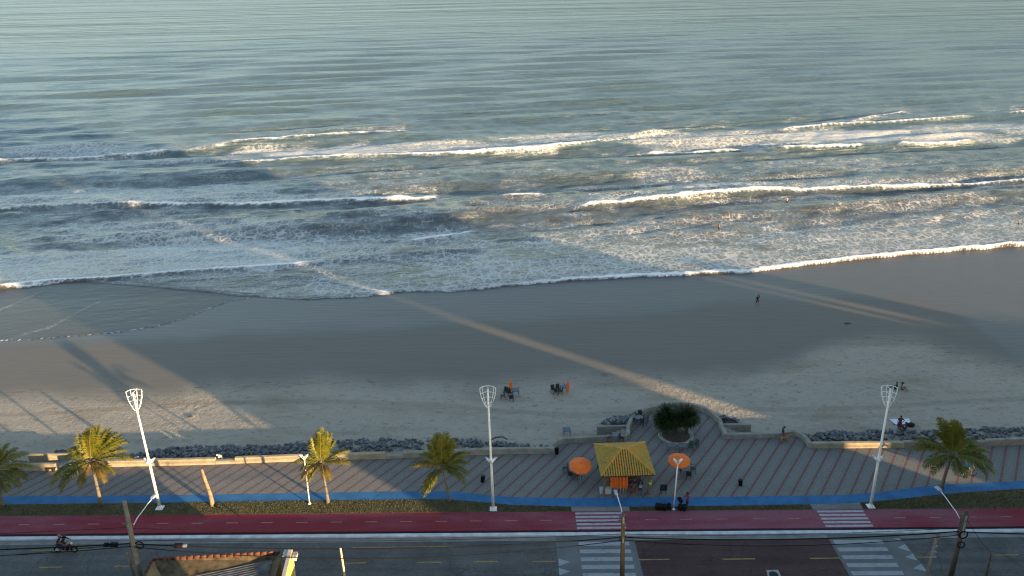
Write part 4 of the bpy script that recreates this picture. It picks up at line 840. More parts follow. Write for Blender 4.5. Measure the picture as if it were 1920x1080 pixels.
cable('thick black cable bundle running left from the leftmost utility pole', fl(4.58), Wp(p1, 4.68), .55, .05)
cable('black cable just under the thick bundle at the far left', fl(4.38), Wp(p1, 4.58, 0, -.1), .95, .03)
cable('thin low cable drooping at the far left over the road', fl(2.23), Wp(p1, 4.83, -.2, -.1), .5, .018)
cable('thin upper cable left of the leftmost utility pole', fl(5.83), Wp(p1, 6.13), .5, .018)
cable('thick black cable bundle between the left and middle poles', Wp(p1, 4.63), Wp(p2, 4.58), .75, .045)
cable('lower black cable sagging between the left and middle poles', Wp(p1, 4.53, 0, -.1), Wp(p2, 4.48, 0, -.1), 1.35, .03)
cable('upper thin cable between the left and middle poles', Wp(p1, 4.98), Wp(p2, 4.88), .35, .022)
cable('topmost thin cable between the left and middle poles', Wp(p1, 6.03), Wp(p2, 6.08), .5, .014)
cable('thick black cable bundle between the middle and right poles', Wp(p2, 4.58), Wp(p3, 4.68), .45, .05)
cable('lower black cable sagging between the middle and right poles', Wp(p2, 4.48, 0, -.1), Wp(p3, 4.53, 0, -.1), .75, .028)
cable('upper thin cable between the middle and right poles', Wp(p2, 4.88), Wp(p3, 4.98), .3, .02)
cable('thick black cable leaving the right pole to the right edge', Wp(p3, 4.63), fr(4.53), .5, .045)
cable('thin service cable dropping from the right pole to the far right post', Wp(p3, 6.10), zY(1858.5, 1038, 49.6), .15, .014)
bx = MB(); bp = Wp(p1, 4.53) + Vector((3.3, 0, -.12)); bx.box(bp, (.62, .24, .3)); bx.box(bp + Vector((.45, 0, -.02)), (.28, .16, .16), mi=1); tag(bx.build('splice_box', [M_BLK, M_STEEL]), 'black cable splice box hanging right of the leftmost pole', 'cable box')

# ================================================================== HOUSE AT THE LOWER LEFT
ht = thing('tiled_house', 'old house with tile edged parapet and grey corrugated roof', 'house', (0, 0, 0))
hz = 3.0
pA = at(286, 1049, hz); pB = at(525, 1035.5, hz); pC = at(262, 1096, hz)
M_TILE = M('terracotta_tile', (.10, .038, .024), .9, .45, 4, .3, 12); M_MOSS = M('mossy_cement', (.050, .038, .020), .95, .5, 1.4, .5, 10, col2=(.13, .105, .06)); M_COR = M('fibre_cement_sheet', (.09, .088, .086), .9, .4, 1.2, .2, 12, col2=(.19, .185, .18)); M_OCH = M('ochre_house_wall', (.20, .145, .07), .9, .2, 1, .2, 10); M_GSUN = M('sunlit_gable_wall', (.55, .40, .13), .85, .15, 2, .2, 12); M_WW = M('weathered_white_gable', (.38, .36, .34), .9, .2, 2)  # yellow of the gable is sunlight put into the wall colour
def up_(p, z): return (p.x, p.y, z)
dirx = (pB - pA).normalized(); diry = Vector((-dirx.y, dirx.x, 0)); side = (pC - pA).normalized()
b = MB(); Q = [pA, pB, pB - diry * 9, pA + side * 9]; b.prism([(q.x, q.y) for q in Q], 0, hz - .5); b.build('wall', M_OCH, ht)
# parapet slabs sloping inwards
b = MB(); i1 = pA + dirx * 1.2 - diry * 1.7; i2 = pB - diry * .4 - dirx * .4
b.add([up_(pA, hz), up_(pB, hz), up_(i2, hz - .42), up_(i1, hz - .42)], [(0, 3, 2, 1)]); i0 = pA + side * 6; i3 = i1 + side * 5.2
b.add([up_(pA, hz - .002), up_(i1, hz - .422), up_(i3, hz - .42), up_(i0, hz)], [(0, 3, 2, 1)], 1); b.build('parapet_slab', [M_MOSS, M_OCH], ht)
b = MB()
def tiles(p, q, n):
    d = (q - p) / n
    for i in range(n):
        c = p + d * (i + .5); a = math.atan2(d.y, d.x); L_ = d.length
        b.tube([c - d * .46 + Vector((0, 0, .02)), c + d * .5 + Vector((0, 0, .06))], [.07, .09], 8)
        b.box(c + Vector((0, 0, -.06)), (L_ * .98, .22, .08), a)
tiles(pA, pB, 19); tiles(pA, pA + side * 6, 12); b.build('tile_coping', M_TILE, ht, True)
# corrugated sheets: ribs run along x, roof rises towards the gable
b = MB(); r0_ = i1 + dirx * .4 - diry * .2; r1_ = i2 - dirx * .1; nrow = 130; vs = []; fs = []
for i in range(nrow):
    dd = i * .045; zz = hz - .55 + .045 * math.sin(2 * math.pi * i / 6) + dd * .02
    a = r0_ - diry * dd; c = r1_ - diry * dd; vs += [up_(a, zz - .02), up_((a + c) / 2, zz + .12), up_(c, zz + .26)]
for i in range(nrow - 1):
    for j in range(2): k = i * 3 + j; fs.append((k, k + 3, k + 4, k + 1))
b.add(vs, fs); b.build('corrugated_roof', M_COR, ht, True)
b = MB()
for i in range(5): c = r0_ + dirx * (.25 + i * .22) - diry * (.95 + .02 * i); b.box(up_(c, hz - .28), (.07, 1.3, .05), math.atan2(dirx.y, dirx.x) - .35)
b.build('loose_batten', M_WW, ht)
g0 = at(541, 1029, hz + .35); b = MB(); gx = pB + dirx * .1
def slabw(P, th, mi): # vertical-ish gable wall outline along -diry
    pass
th = .28; ga = Vector((g0.x, g0.y, 0)); n1 = dirx
prof = [(0, hz + .35), (1.2, hz + .30), (7, hz - .1), (7, 0), (0, 0)]
vs = [(*(ga - diry * u)[:2], z) for u, z in prof] + [(*(ga - diry * u + n1 * th)[:2], z) for u, z in prof]; n = len(prof)
b.add(vs, [tuple(range(n)), tuple(range(n, 2 * n))[::-1]], 1); b.add(vs, [(i, i + n, (i + 1) % n + n, (i + 1) % n) for i in range(n)], 0)
b.box(up_(ga - n1 * .16 - diry * .35, hz + .12), (.34, .8, .3), math.atan2(dirx.y, dirx.x), mi=2); b.box(up_(ga + n1 * .52 - diry * .5, hz + .02), (.34, .7, .28), math.atan2(dirx.y, dirx.x), mi=2)
b.build('gable_wall', [M_WW, M_GSUN, M_WW], ht)

# ================================================================== KIOSK
K0 = Vector(((7.31 + 12.0) / 2 + .05, 63.35, 0)); kz = 2.35
P_ = [at(1127, 893.5, kz), at(1228, 890.5, kz), at(1208.5, 829.5, kz), at(1114, 833, kz)]; K0 = sum(P_, Vector()) / 4; K0.z = 0
kt = thing('beach_kiosk', 'open kiosk with yellow tiled hip roof on the promenade', 'kiosk', K0); L4 = [p - K0 for p in P_]
apx = at(1168, 841.5, kz + 1.35) - K0; rl, rr_ = apx + Vector((-.12, 0, 0)), apx + Vector((.28, 0, 0))
def mat_kroof():
    m, nt, b = newmat('yellow_roof_tile'); v = pos(nt); n = noise(nt, v, .8, 4, .6); n2 = noise(nt, v, 7, 4, .7)
    c = ramp(nt, n, [(.35, (.36, .235, .035)), (.5, (.42, .27, .045)), (.62, (.50, .24, .04))]); c = mixc(nt, 1.0, c, ramp(nt, n2, [(.3, (.62,) * 3), (.6, (1.1,) * 3)]), 'MULTIPLY'); nt.links.new(c, b.inputs['Base Color']); b.inputs['Roughness'].default_value = .75; return m
MKR = mat_kroof()
def roofface(e0, e1, t0, t1, nm):
    mb = MB(); mb.add([e0, e1, t1, t0] if (t1 - t0).length > .05 else [e0, e1, t0], [(0, 1, 2, 3) if (t1 - t0).length > .05 else (0, 1, 2)], 1)
    ex = (e1 - e0); W = ex.length; ex.normalize(); nrm = ex.cross((t0 - e0)).normalized(); upv = nrm.cross(ex).normalized(); hgt = (t0 - e0).dot(upv); a0, a1 = (t0 - e0).dot(ex), (t1 - e0).dot(ex)
    n = int(W / .215)
    for i in range(n):
        u = (i + .5) * W / n; hh = hgt * (u / a0 if u < a0 else (1 if u <= a1 else (W - u) / (W - a1)))
        if hh < .15: continue
        rows = max(1, int(hh / .36)); p = [];rd = []
        for r in range(rows):
            for q_, rr2 in ((0, .085), (.92, .066)): p.append(e0 + ex * u + upv * (hh * (r + q_) / rows) + nrm * (.015 + .012 * (1 - q_))); rd.append(rr2)
        mb.tube(p, rd, 6, 0, True)
    return mb.build(nm, [MKR, M('roof_valley_shade', (.10, .065, .02), .9, .3)], kt, False)  # valleys between tile ribs coloured dark to stand for shade
roofface(L4[0], L4[1], rl, rr_, 'roof_slope'); roofface(L4[1], L4[2], rr_, rr_, 'roof_slope'); roofface(L4[2], L4[3], rr_, rl, 'roof_slope'); roofface(L4[3], L4[0], rl, rl, 'roof_slope')
mb = MB(); z5 = Vector((0, 0, .06))
for a, b_ in ((L4[0], rl), (L4[3], rl), (L4[1], rr_), (L4[2], rr_), (rl, rr_)):
    n = max(2, int((b_ - a).length / .33))
    for i in range(n): mb.tube([a.lerp(b_, i / n) + z5, a.lerp(b_, (i + .98) / n) + z5 * .7], [.095, .075], 7)
mb.build('ridge_tiles', M('orange_yellow_ridge', (.46, .25, .04), .75, .25, 3), kt)
mb = MB()
for i in range(4):
    a, b_ = L4[i], L4[(i + 1) % 4]; c = (a + b_) / 2; d = b_ - a; cc = c * .96; mb.box((cc.x, cc.y, kz - .09), (d.length * .95, .06, .16), math.atan2(d.y, d.x))
mb.build('eave_board', M('dark_wood', (.05, .035, .025), .8, .3), kt)
for i in range(4): q = L4[i] * .84; MB().box((q.x, q.y, kz / 2), (.18, .18, kz)).build('post', M('kiosk_post', (.14, .10, .06), .85, .25), kt)
w_ = L4[1].x - L4[0].x
MB().box((.15, .5, .55), (w_ * .62, 1.6, 1.1)).box((.15, .5, 1.13), (w_ * .68, 1.8, .06)).build('counter', M('kiosk_counter', (.10, .085, .07), .8, .3), kt)
MB().box((-1.2, 1.5, 1.0), (.8, .7, 2.0)).box((-1.2, 1.14, 1.05), (.7, .02, 1.6), mi=1).build('fridge', [M('dark_fridge', (.05, .05, .055), .5, .2), M_GLASS], kt)

# ================================================================== PARASOLS, FURNITURE
M_ORA = M('orange_canvas', (.70, .145, .018), .75, .12, 2); M_POLE = M('parasol_pole', (.45, .42, .38), .5, .1)
def open_parasol(label, c_px, zt, r, tilt, az):
    c = at(*c_px, zt); t = thing('open_parasol', label, 'parasol', (c.x, c.y, 0), group='open orange parasols beside the kiosk'); e = Euler((tilt, 0, az)).to_matrix(); mb = MB(); n = 8; ap = Vector((0, 0, .46)); vs = [ap]; fs = []
    m = 5
    for j in range(1, m + 1):
        s = j / m
        for k in range(n):
            a = 2 * math.pi * (k + .5) / n; vs.append(Vector((r * s * math.cos(a), r * s * math.sin(a), .46 - .40 * s ** 1.25)))
    for k in range(n): fs.append((0, 1 + k, 1 + (k + 1) % n))
    for j in range(m - 1):
        for k in range(n): a = 1 + j * n + k; b_ = 1 + j * n + (k + 1) % n; fs.append((a, a + n, b_ + n, b_))
    o = len(vs)
    for k in range(n):
        a = 2 * math.pi * (k + .5) / n; vs.append(Vector((r * 1.01 * math.cos(a), r * 1.01 * math.sin(a), -.06)))
    for k in range(n): a = 1 + (m - 1) * n + k; b_ = 1 + (m - 1) * n + (k + 1) % n; fs.append((a, o + k, o + (k + 1) % n, b_))
    mb.add([e @ v for v in vs], fs); mb.build('canopy', M_ORA, t, False, (0, 0, zt - .3))
    cap = MB(); cap.lathe([(.17, .36), (.15, .43), (.02, .50)], n=8); q = MB(); q.add([e @ Vector(v) for v in cap.v], cap.f); q.build('vent_cap', M_ORA, t, False, (0, 0, zt - .28))
    rb = MB()
    for k in range(n): a = 2 * math.pi * (k + .5) / n; rb.tube([e @ Vector((0, 0, .40)), e @ Vector((r * .97 * math.cos(a), r * .97 * math.sin(a), .045))], .012, 4)
    rb.build('ribs', M_POLE, t, False, (0, 0, zt - .3))
    MB().tube([(0, 0, 0), e @ Vector((0, 0, .45)) + Vector((0, 0, zt - .3))], .024, 8).build('pole', M_POLE, t, True); MB().lathe([(.25, 0), (.25, .08), (.06, .12)], n=14).build('base', M_CONC, t, True)
open_parasol('open orange parasol left of the yellow roofed kiosk', (1088.5, 868), 2.2, 1.05, R(14), R(5)); open_parasol('open orange parasol right of the yellow roofed kiosk', (1273.5, 858.5), 2.2, 1.05, R(8), R(-14))
def closed_mb(h, r):
    mb = MB(); n = 14; pr = [(.03, h), (.06, h - .12), (r, h - .55), (r * 1.15, h * .42), (r * .95, h * .28)]; vs = []; fs = []
    for rad, z in pr:
        for k in range(n): a = 6.2832 * k / n; q = rad * (1.12 if k % 2 else .82); vs.append((q * math.cos(a), q * math.sin(a), z))
    for i in range(len(pr) - 1):
        for k in range(n): fs.append((i * n + k, (i + 1) * n + k, (i + 1) * n + (k + 1) % n, i * n + (k + 1) % n))
    fs.append(tuple(range(n))); fs.append(tuple(range((len(pr) - 1) * n, len(pr) * n))[::-1]); return mb.add(vs, fs)
def closed_parasol(label, p, h=2.0, r=.15, lean=0, group='closed orange parasols on the beach'):
    t = thing('closed_parasol', label, 'parasol', p, group=group); t.rotation_euler = (lean, 0, random.random()); closed_mb(h, r).build('canopy', M_ORA, t); MB().tube([(0, 0, -.05), (0, 0, h * .5)], .022, 6).build('pole', M_POLE, t, True); return t
cpp = closed_parasol('closed orange parasol on the beach by the left table group', gp(958, 739), 1.95, .15)
dup(cpp, gp(1064.5, 741), 1, 'closed orange parasol on the beach by the right table group')
k0 = None
for i, (px, lb) in enumerate([(1146, 'leftmost'), (1151.5, 'second from left'), (1157, 'third from left'), (1162.5, 'third from right'), (1167.5, 'second from right'), (1172, 'rightmost')]):
    p = at(px + 1, 925.5, 0); p.z = .03; lb_ = '%s folded orange parasol leaning at the kiosk front' % lb; g_ = 'folded parasols leaning at the kiosk'
    if k0 is None: k0 = closed_parasol(lb_, p, 2.1, .115, -.06, g_)
    else: dup(k0, p, i * .7, lb_, g_)
M_CH = M('dark_plastic', (.022, .024, .027), .5, .2); M_TB = M('blue_grey_table', (.055, .085, .14), .5, .15); M_TBG = M('grey_table', (.10, .115, .13), .5, .15); M_GRN = M('green_plastic', (.03, .065, .05), .5, .2)
def chair_proto(mat):
    t = thing('plastic_chair', 'x', 'chair'); MB().box((0, 0, .43), (.46, .45, .04)).build('seat', mat, t)
    b = MB(); b.box((0, .22, .68), (.44, .035, .46), rx=-.18)
    b.build('backrest', mat, t)
    for sx in (-1, 1):
        for sy in (-1, 1): MB().tube([(sx * .19, sy * .18, .42), (sx * .24, sy * .23, 0)], [.025, .02], 6).build('leg', mat, t)
        MB().tube([(sx * .23, -.2, .42), (sx * .25, -.2, .64), (sx * .24, .2, .66)], .02, 6).build('armrest', mat, t)
    return t
def table_proto(mat, rnd=False):
    t = thing('plastic_table', 'x', 'table'); b = MB()
    if rnd: b.lathe([(.44, .68), (.45, .72), (.42, .735)], n=20)
    else: b.box((0, 0, .71), (.78, .78, .04)); b.box((0, 0, .665), (.7, .7, .05))
    b.build('table_top', mat, t)
    for sx in (-1, 1):
        for sy in (-1, 1): MB().tube([(sx * .3, sy * .3, .69), (sx * .34, sy * .34, 0)], [.03, .025], 6).build('leg', mat, t)
    return t
_pr = {}
def place(kind, mat, p, rz, label, group):
    key = (kind, mat.name)
    if key not in _pr:
        o = _pr[key] = chair_proto(mat) if kind == 'chair' else table_proto(mat, kind == 'round'); o.location = p; o.rotation_euler.z = rz; o['label'] = label; o['group'] = group; return o
    return dup(_pr[key], p, rz, label, group)
gB, gC = 'plastic furniture set out on the beach', 'plastic furniture around the kiosk'
place('table', M_TB, gp(967, 741), .1, 'blue plastic table right of the left closed parasol on the beach', gB)
place('chair', M_CH, gp(943, 748), -1.4, 'leftmost dark chair of the left beach table group', gB); place('chair', M_CH, gp(959, 752), 3.1, 'front dark chair of the left beach table group', gB)
place('chair', M_CH, gp(948, 740), -.3, 'dark chair behind the leftmost chair of the left beach group', gB); place('chair', M_CH, gp(955.5, 742), .4, 'dark chair just left of the left closed parasol pole', gB)
place('table', M_TB, gp(1057.5, 735), .2, 'blue plastic table left of the right closed parasol on the beach', gB)
for px, py, a, lb in [(1037, 736, .3, 'leftmost dark chair of the right beach group'), (1043, 739.5, 2.6, 'front left dark chair of the right beach group'), (1046, 734.5, .2, 'back dark chair in the middle of the right beach group'), (1051, 738.5, -1.9, 'dark chair of the right beach group nearest the blue table')]: place('chair', M_CH, gp(px, py), a, lb, gB)
place('table', M_TB, gp(1062.5, 816), .1, 'blue table alone on the sand behind the kiosk wall', gB)
for px, py, a, lb in [(1060, 884, -1.5, 'dark chair at the left under the left open parasol'), (1070, 897, 2.7, 'dark chair in front of the table under the left open parasol'), (1084, 896, -2.6, 'dark chair at the right under the left open parasol')]: place('chair', M_CH, at(px, py), a, lb, gC)
place('table', M_TB, at(1074, 891), .3, 'blue table half hidden under the left open parasol', gC)
place('round', M_TBG, at(1152, 826), 0, 'round grey table behind the yellow kiosk roof', gC); place('chair', M_CH, at(1141, 826), -1.2, 'dark chair left of the round table behind the kiosk', gC); place('chair', M_CH, at(1166, 827), 1.2, 'dark chair right of the round table behind the kiosk', gC)
place('round', M_TBG, at(1197, 793), 0, 'round grey table beside the curved terrace wall', gC)
for px, py, a, lb in [(1189, 789, -1.2, 'dark chair left of the round table by the terrace wall'), (1206, 798, 2.2, 'dark chair right of the round table by the terrace wall'), (1201, 785, .3, 'dark chair seaward of the round table by the terrace wall'), (1211, 791, -2, 'dark chair nearest the spiky shrubs on the terrace')]: place('chair', M_CH, at(px, py), a, lb, gC)
place('table', M_TBG, at(1258, 846), .1, 'grey table behind the right open parasol, left of two', gC); place('table', M_TBG, at(1279, 846.5), -.1, 'grey table behind the right open parasol, right of two', gC)
place('chair', M_GRN, at(1294.5, 844), -.5, 'green chair nearest the planter behind the right parasol', gC); place('chair', M_GRN, at(1304, 840), -.9, 'green chair furthest right behind the right parasol', gC)
place('table', M_TBG, at(1284, 891), .2, 'grey table in front of the right open parasol', gC)
for px, py, a, lb in [(1277, 887, -1.3, 'dark chair left of the table under the right open parasol'), (1291, 897, 2.8, 'dark chair in front of the table under the right parasol'), (1299, 885, 1.4, 'dark chair right of the table under the right parasol')]: place('chair', M_CH, at(px, py), a, lb, gC)
# other small things
def bin_(label, p, h, r, lean=0):
    t = thing('litter_bin', label, 'bin', p, group='black litter bins on the promenade'); t.rotation_euler = (0, lean, 0); MB().lathe([(r * .8, 0), (r, h * .9), (r * 1.06, h * .9), (r * 1.06, h)], n=14).build('body', M_BLK, t, True); MB().lathe([(r * 1.02, 0), (r * .9, .08), (r * .3, .13)], (0, 0, h + .005), 14).build('lid', M_CH, t, True)
bin_('black litter bin left of the middle tall lamp', at(904.5, 903), .62, .21, .12); bin_('black litter bin by the wall end left of the kiosk', at(1044, 851), .72, .2); bin_('tall black litter bin alone on the right promenade', at(1388.5, 910), .6, .2, -.1)
o = MB(); c = at(1134.5, 924, 0); o.box(c + Vector((0, 0, .22)), (.95, .52, .40)); o.box(c + Vector((0, 0, .45)), (1.0, .56, .06)); tag(o.build('foam_cooler', M('white_foam', (.42, .44, .44), .8, .1, 4)), 'pale grey foam cooler at the left front of the kiosk', 'cooler')
t = thing('menu_board', 'dark square board on short legs right of the kiosk', 'sign board', at(1243.5, 925, 0)); MB().box((0, 0, .62), (.62, .05, .72), rx=.15).build('board', M_CH, t)
for sx in (-.22, .22):
    for sy in (-.2, .15): MB().tube([(sx, sy * .3, .3), (sx, sy, 0)], .02, 6).build('leg', M_CH, t)
for i, (px, py) in enumerate([(1232, 955), (1238.5, 955.5), (1246, 956.5), (1254, 955), (1275, 956), (1282.5, 957)]):
    nm = ['leftmost black tub in the row on the verge', 'second black tub from the left on the verge', 'third black tub from the left on the verge', 'black tub just left of the small lamp post', 'black tub just right of the small lamp post', 'black tub at the feet of the person in red'][i]
    p = at(px, py, 0)
    if i == 0:
        tub = thing('black_tub', nm, 'tub', p, group='black tubs in a row on the verge'); MB().lathe([(.13, 0), (.17, .06), (.19, .5), (.17, .58), (.05, .62)], n=14).build('body', M_BLK, tub, True); MB().ring((0, 0, .5), .19, .018, 14, 5).build('rim', M_CH, tub, True)
    else: dup(tub, p, i, nm)
bt = thing('low_bench', 'dark low bench in front of the sunlit left wall end', 'bench', at(96, 884, 0)); MB().box((0, 0, .36), (.95, .3, .06)).build('seat', M_CH, bt)
for sx in (-.3, .3): MB().box((sx, 0, .165), (.08, .26, .33)).build('leg', M_CH, bt)

# ================================================================== PEOPLE, DOG, BIKES
DG = None
def skin_mesh(name, J, E, mats, sub=1, root='pelvis'):
    """J: name -> (pos, radius); E: edges by name"""
    ks = list(J); me = bpy.data.meshes.new(name); me.from_pydata([J[k][0] for k in ks], [(ks.index(a), ks.index(b)) for a, b in E], [])
    o = bpy.data.objects.new('tmp', me); COL.objects.link(o); o.modifiers.new('s', 'SKIN'); sv = me.skin_vertices[0].data
    for i, k in enumerate(ks):
        r = J[k][1]; sv[i].radius = r if isinstance(r, tuple) else (r, r); sv[i].use_root = (k == root)
    mo = o.modifiers.new('u', 'SUBSURF'); mo.levels = sub; mo.render_levels = sub
    dg = bpy.context.evaluated_depsgraph_get(); m2 = bpy.data.meshes.new_from_object(o.evaluated_get(dg)); m2.name = name
    bpy.data.objects.remove(o); bpy.data.meshes.remove(me); m2.materials.clear()
    for m in mats: m2.materials.append(m)
    m2.polygons.foreach_set('use_smooth', [True] * len(m2.polygons)); m2.polygons.foreach_set('material_index', [0] * len(m2.polygons)); return m2
V = Vector
def joints(pose):
    J = dict(pelvis=V((0, 0, .95)), waist=V((0, 0, 1.08)), chest=V((0, .01, 1.28)), neck=V((0, 0, 1.46)), hb=V((0, .01, 1.53)), head=V((0, .015, 1.62)), crown=V((0, 0, 1.72)))
    for s, n in ((-1, 'l'), (1, 'r')):
        J['sh' + n] = V((s * .18, 0, 1.40)); J['el' + n] = V((s * .24, -.02, 1.12)); J['wr' + n] = V((s * .25, .06, .88)); J['hip' + n] = V((s * .09, 0, .90)); J['kn' + n] = V((s * .11, .03, .50)); J['an' + n] = V((s * .12, -.02, .09)); J['to' + n] = V((s * .14, .16, .04))
    for k, v in pose.items(): J[k] = V(v)
    return J
def hand_pts(J, R_, n):
    w_ = J['wr' + n]; d = (w_ - J['el' + n]).normalized(); a = d.cross(V((0, 1, .3))); a = a.normalized() if a.length > .1 else V((1, 0, 0)); pts = {}; ed = []
    pts['pa' + n] = (w_ + d * .06, (.034, .022)); ed.append(('wr' + n, 'pa' + n)); c = d.cross(a).normalized()
    for i, (o, l) in enumerate(((-.030, .070), (-.010, .082), (.010, .078), (.028, .060))):
        k0, k1, k2 = ('f%s%d%d' % (n, i, j) for j in range(3)); b0 = w_ + d * .095 + a * o
        pts[k0] = (b0, .010); pts[k1] = (b0 + d * l * .5 + c * .008, .009); pts[k2] = (b0 + d * l * .85 + c * .03, .008); ed += [('pa' + n, k0), (k0, k1), (k1, k2)]
    t0, t1 = 'th0' + n, 'th1' + n; pts[t0] = (w_ + d * .05 - a * .045 + c * .012, .011); pts[t1] = (w_ + d * .085 - a * .062 + c * .03, .009); ed += [('pa' + n, t0), (t0, t1)]
    return pts, ed
SKIN = {'tan': M('skin_tan', (.30, .165, .10), .55, .08), 'brown': M('skin_brown', (.16, .085, .052), .55, .08), 'dark': M('skin_dark', (.085, .045, .03), .55, .08), 'fair': M('skin_fair', (.42, .235, .165), .55, .08)}
HAIR = M('dark_hair', (.012, .010, .009), .6, .3); EYE = M('eye_dark', (.02, .015, .012), .3, .1)
def person(label, p, rz, skin, top=None, bottom=None, pose={}, group=None, sleeves=True, long_legs=False, hair='short', hat=None, dress=False, print_=None):
    J = joints(pose); sk = SKIN[skin]
    rad = dict(pelvis=(.135, .10), waist=(.12, .09), chest=(.15, .105), neck=.055, hb=.062, head=(.082, .10), crown=.06)
    for n in 'lr': rad.update({'sh' + n: .062, 'el' + n: .043, 'wr' + n: .030, 'hip' + n: .092, 'kn' + n: .060, 'an' + n: .042, 'to' + n: .036})
    Jr = {k: (J[k], rad[k]) for k in J}
    E = [('pelvis', 'waist'), ('waist', 'chest'), ('chest', 'neck'), ('neck', 'hb'), ('hb', 'head'), ('head', 'crown')]
    for n in 'lr': E += [('chest', 'sh' + n), ('sh' + n, 'el' + n), ('el' + n, 'wr' + n), ('pelvis', 'hip' + n), ('hip' + n, 'kn' + n), ('kn' + n, 'an' + n), ('an' + n, 'to' + n)]
    for n in 'lr':
        a, b = hand_pts(J, None, n); Jr.update(a); E += b
    t = thing('person', label, 'person', p, rz, group); body = skin_mesh('body', Jr, E, [sk, EYE])
    bo = bpy.data.objects.new('body', body); COL.objects.link(bo); bo.parent = t
    h, hb, cr = J['head'], J['hb'], J['crown']; upv = (cr - hb).normalized(); fwd = V((0, 1, 0)); fwd = (fwd - upv * fwd.dot(upv)).normalized(); sd = fwd.cross(upv)
    bm = bmesh.new(); bm.from_mesh(body)
    def blob(c, r, mi):
        q = MB(); q.ball((0, 0, 0), r, 6); o = [bm.verts.new(V(x) + c) for x in q.v]
        for f in q.f: bm.faces.new([o[i] for i in f]).material_index = mi
    hc = h - upv * .01
    blob(hc + fwd * .098 - upv * .015, (.014, .018, .022), 0); blob(hc + fwd * .088 - upv * .058, (.025, .010, .008), 0)
    for s in (-1, 1): blob(hc + fwd * .088 + sd * s * .032 + upv * .012, .011, 1); blob(hc + sd * s * .082, (.012, .022, .032), 0)
    bm.to_mesh(body); bm.free()
    hm = MB(); c = h + upv * .035 - fwd * .018; hm.ball((0, 0, 0), (.098, .112, .085), 12); vv = [V(x) for x in hm.v]; hm.v = [c + sd * x.x + fwd * x.y + upv * x.z for x in vv]
    if hair == 'long': hm.tube([c - fwd * .07 + upv * .02, c - fwd * .10 - upv * .12, c - fwd * .09 - upv * .30], [.07, .075, .04], 8)
    hm.build('hair', HAIR, t, True)
    if hat: q = MB(); q.lathe([(.19, 0), (.19, .015), (.105, .02), (.095, .10), (.03, .115)], n=16); q.build('hat', hat, t, True, c + upv * .02)
    if top:
        k = {a: (J[a], tuple(x + .022 for x in (Jr[a][1] if isinstance(Jr[a][1], tuple) else (Jr[a][1],) * 2))) for a in ('pelvis', 'waist', 'chest', 'shl', 'shr')}; ee = [('pelvis', 'waist'), ('waist', 'chest'), ('chest', 'shl'), ('chest', 'shr')]
        if sleeves:
            for n in 'lr':
                e = J['sh' + n].lerp(J['el' + n], .75 if sleeves != 'long' else 1.0); k['sl' + n] = (e, .056); ee.append(('sh' + n, 'sl' + n))
                if sleeves == 'long': k['cf' + n] = (J['wr' + n].lerp(J['el' + n], .1), .042); ee.append(('sl' + n, 'cf' + n))
        k['nk'] = (J['chest'].lerp(J['neck'], .8), .075); ee.append(('chest', 'nk'))
        o = bpy.data.objects.new('shirt', skin_mesh('shirt', k, ee, [top])); COL.objects.link(o); o.parent = t
    if dress:
        q = MB(); pz = J['pelvis']; n = 16; vs = []; fs = []; mid = (J['knl'] + J['knr']) / 2
        for c_, r1, r2 in ((J['waist'], .14, .11), (pz, .17, .14), (pz.lerp(mid, .5), .2, .17), (mid + V((0, 0, .03)), .24, .2)):
            for i in range(n): a = 6.2832 * i / n; vs.append(c_ + V((r1 * math.cos(a), r2 * math.sin(a), 0)))
        for j in range(3):
            for i in range(n): fs.append((j * n + i, j * n + (i + 1) % n, (j + 1) * n + (i + 1) % n, (j + 1) * n + i))
        q.add(vs, fs); q.build('skirt', top, t, True)
    elif bottom:
        k = {'pelvis': (J['pelvis'], (.155, .12)), 'w2': (J['pelvis'].lerp(J['waist'], .7), (.14, .112))}; ee = [('pelvis', 'w2')]
        for n in 'lr':
            k['hip' + n] = (J['hip' + n], .105); e = J['hip' + n].lerp(J['kn' + n], .92 if not long_legs else 1); k['k' + n] = (e, .085 if not long_legs else .075); ee += [('pelvis', 'hip' + n), ('hip' + n, 'k' + n)]
            if long_legs: k['a' + n] = (J['kn' + n].lerp(J['an' + n], .92), .058); ee.append(('k' + n, 'a' + n))
        o = bpy.data.objects.new('trousers' if long_legs else 'shorts', skin_mesh('trousers', k, ee, [bottom])); COL.objects.link(o); o.parent = t
    if print_:
        q = MB(); ch, wa = J['chest'], J['waist']; back = -(J['chest'] - V((0, .01, 0)) - J['chest'] + V((0, .01, 0))) if False else V((0, -1, 0))
        q.box(ch.lerp(wa, .15) + back * .135, (.2, .012, .045)); q.box(ch.lerp(wa, .95) + back * .125 + V((-.06, 0, 0)), (.07, .012, .14)); q.box(ch.lerp(wa, 1.1) + back * .125 + V((.02, 0, -.03)), (.16, .012, .07)); q.box(ch.lerp(wa, .75) + back * .13 + V((.09, 0, 0)), (.06, .012, .1)); q.build('shirt_print', print_, t)
    return t
C = lambda nm, c: M(nm, c, .85, .15, 5)
BLACK = C('black_cloth', (.010, .011, .014)); NAVY = C('navy_cloth', (.018, .022, .035)); DGREEN = C('dark_green_cloth', (.030, .040, .038)); RED = C('red_cloth', (.30, .025, .02)); NEON = C('neon_yellow_vest', (.40, .72, .02)); WHITE = C('white_cloth', (.55, .56, .58)); TEAL = C('teal_cloth', (.04, .12, .13)); PURPLE = C('purple_cloth', (.055, .02, .05)); TAN = C('tan_cloth', (.17, .13, .085)); DRED = C('dark_red_cloth', (.11, .012, .016)); OCHRE = C('ochre_swimwear', (.42, .24, .05)); GREY = C('grey_cloth', (.10, .10, .105))
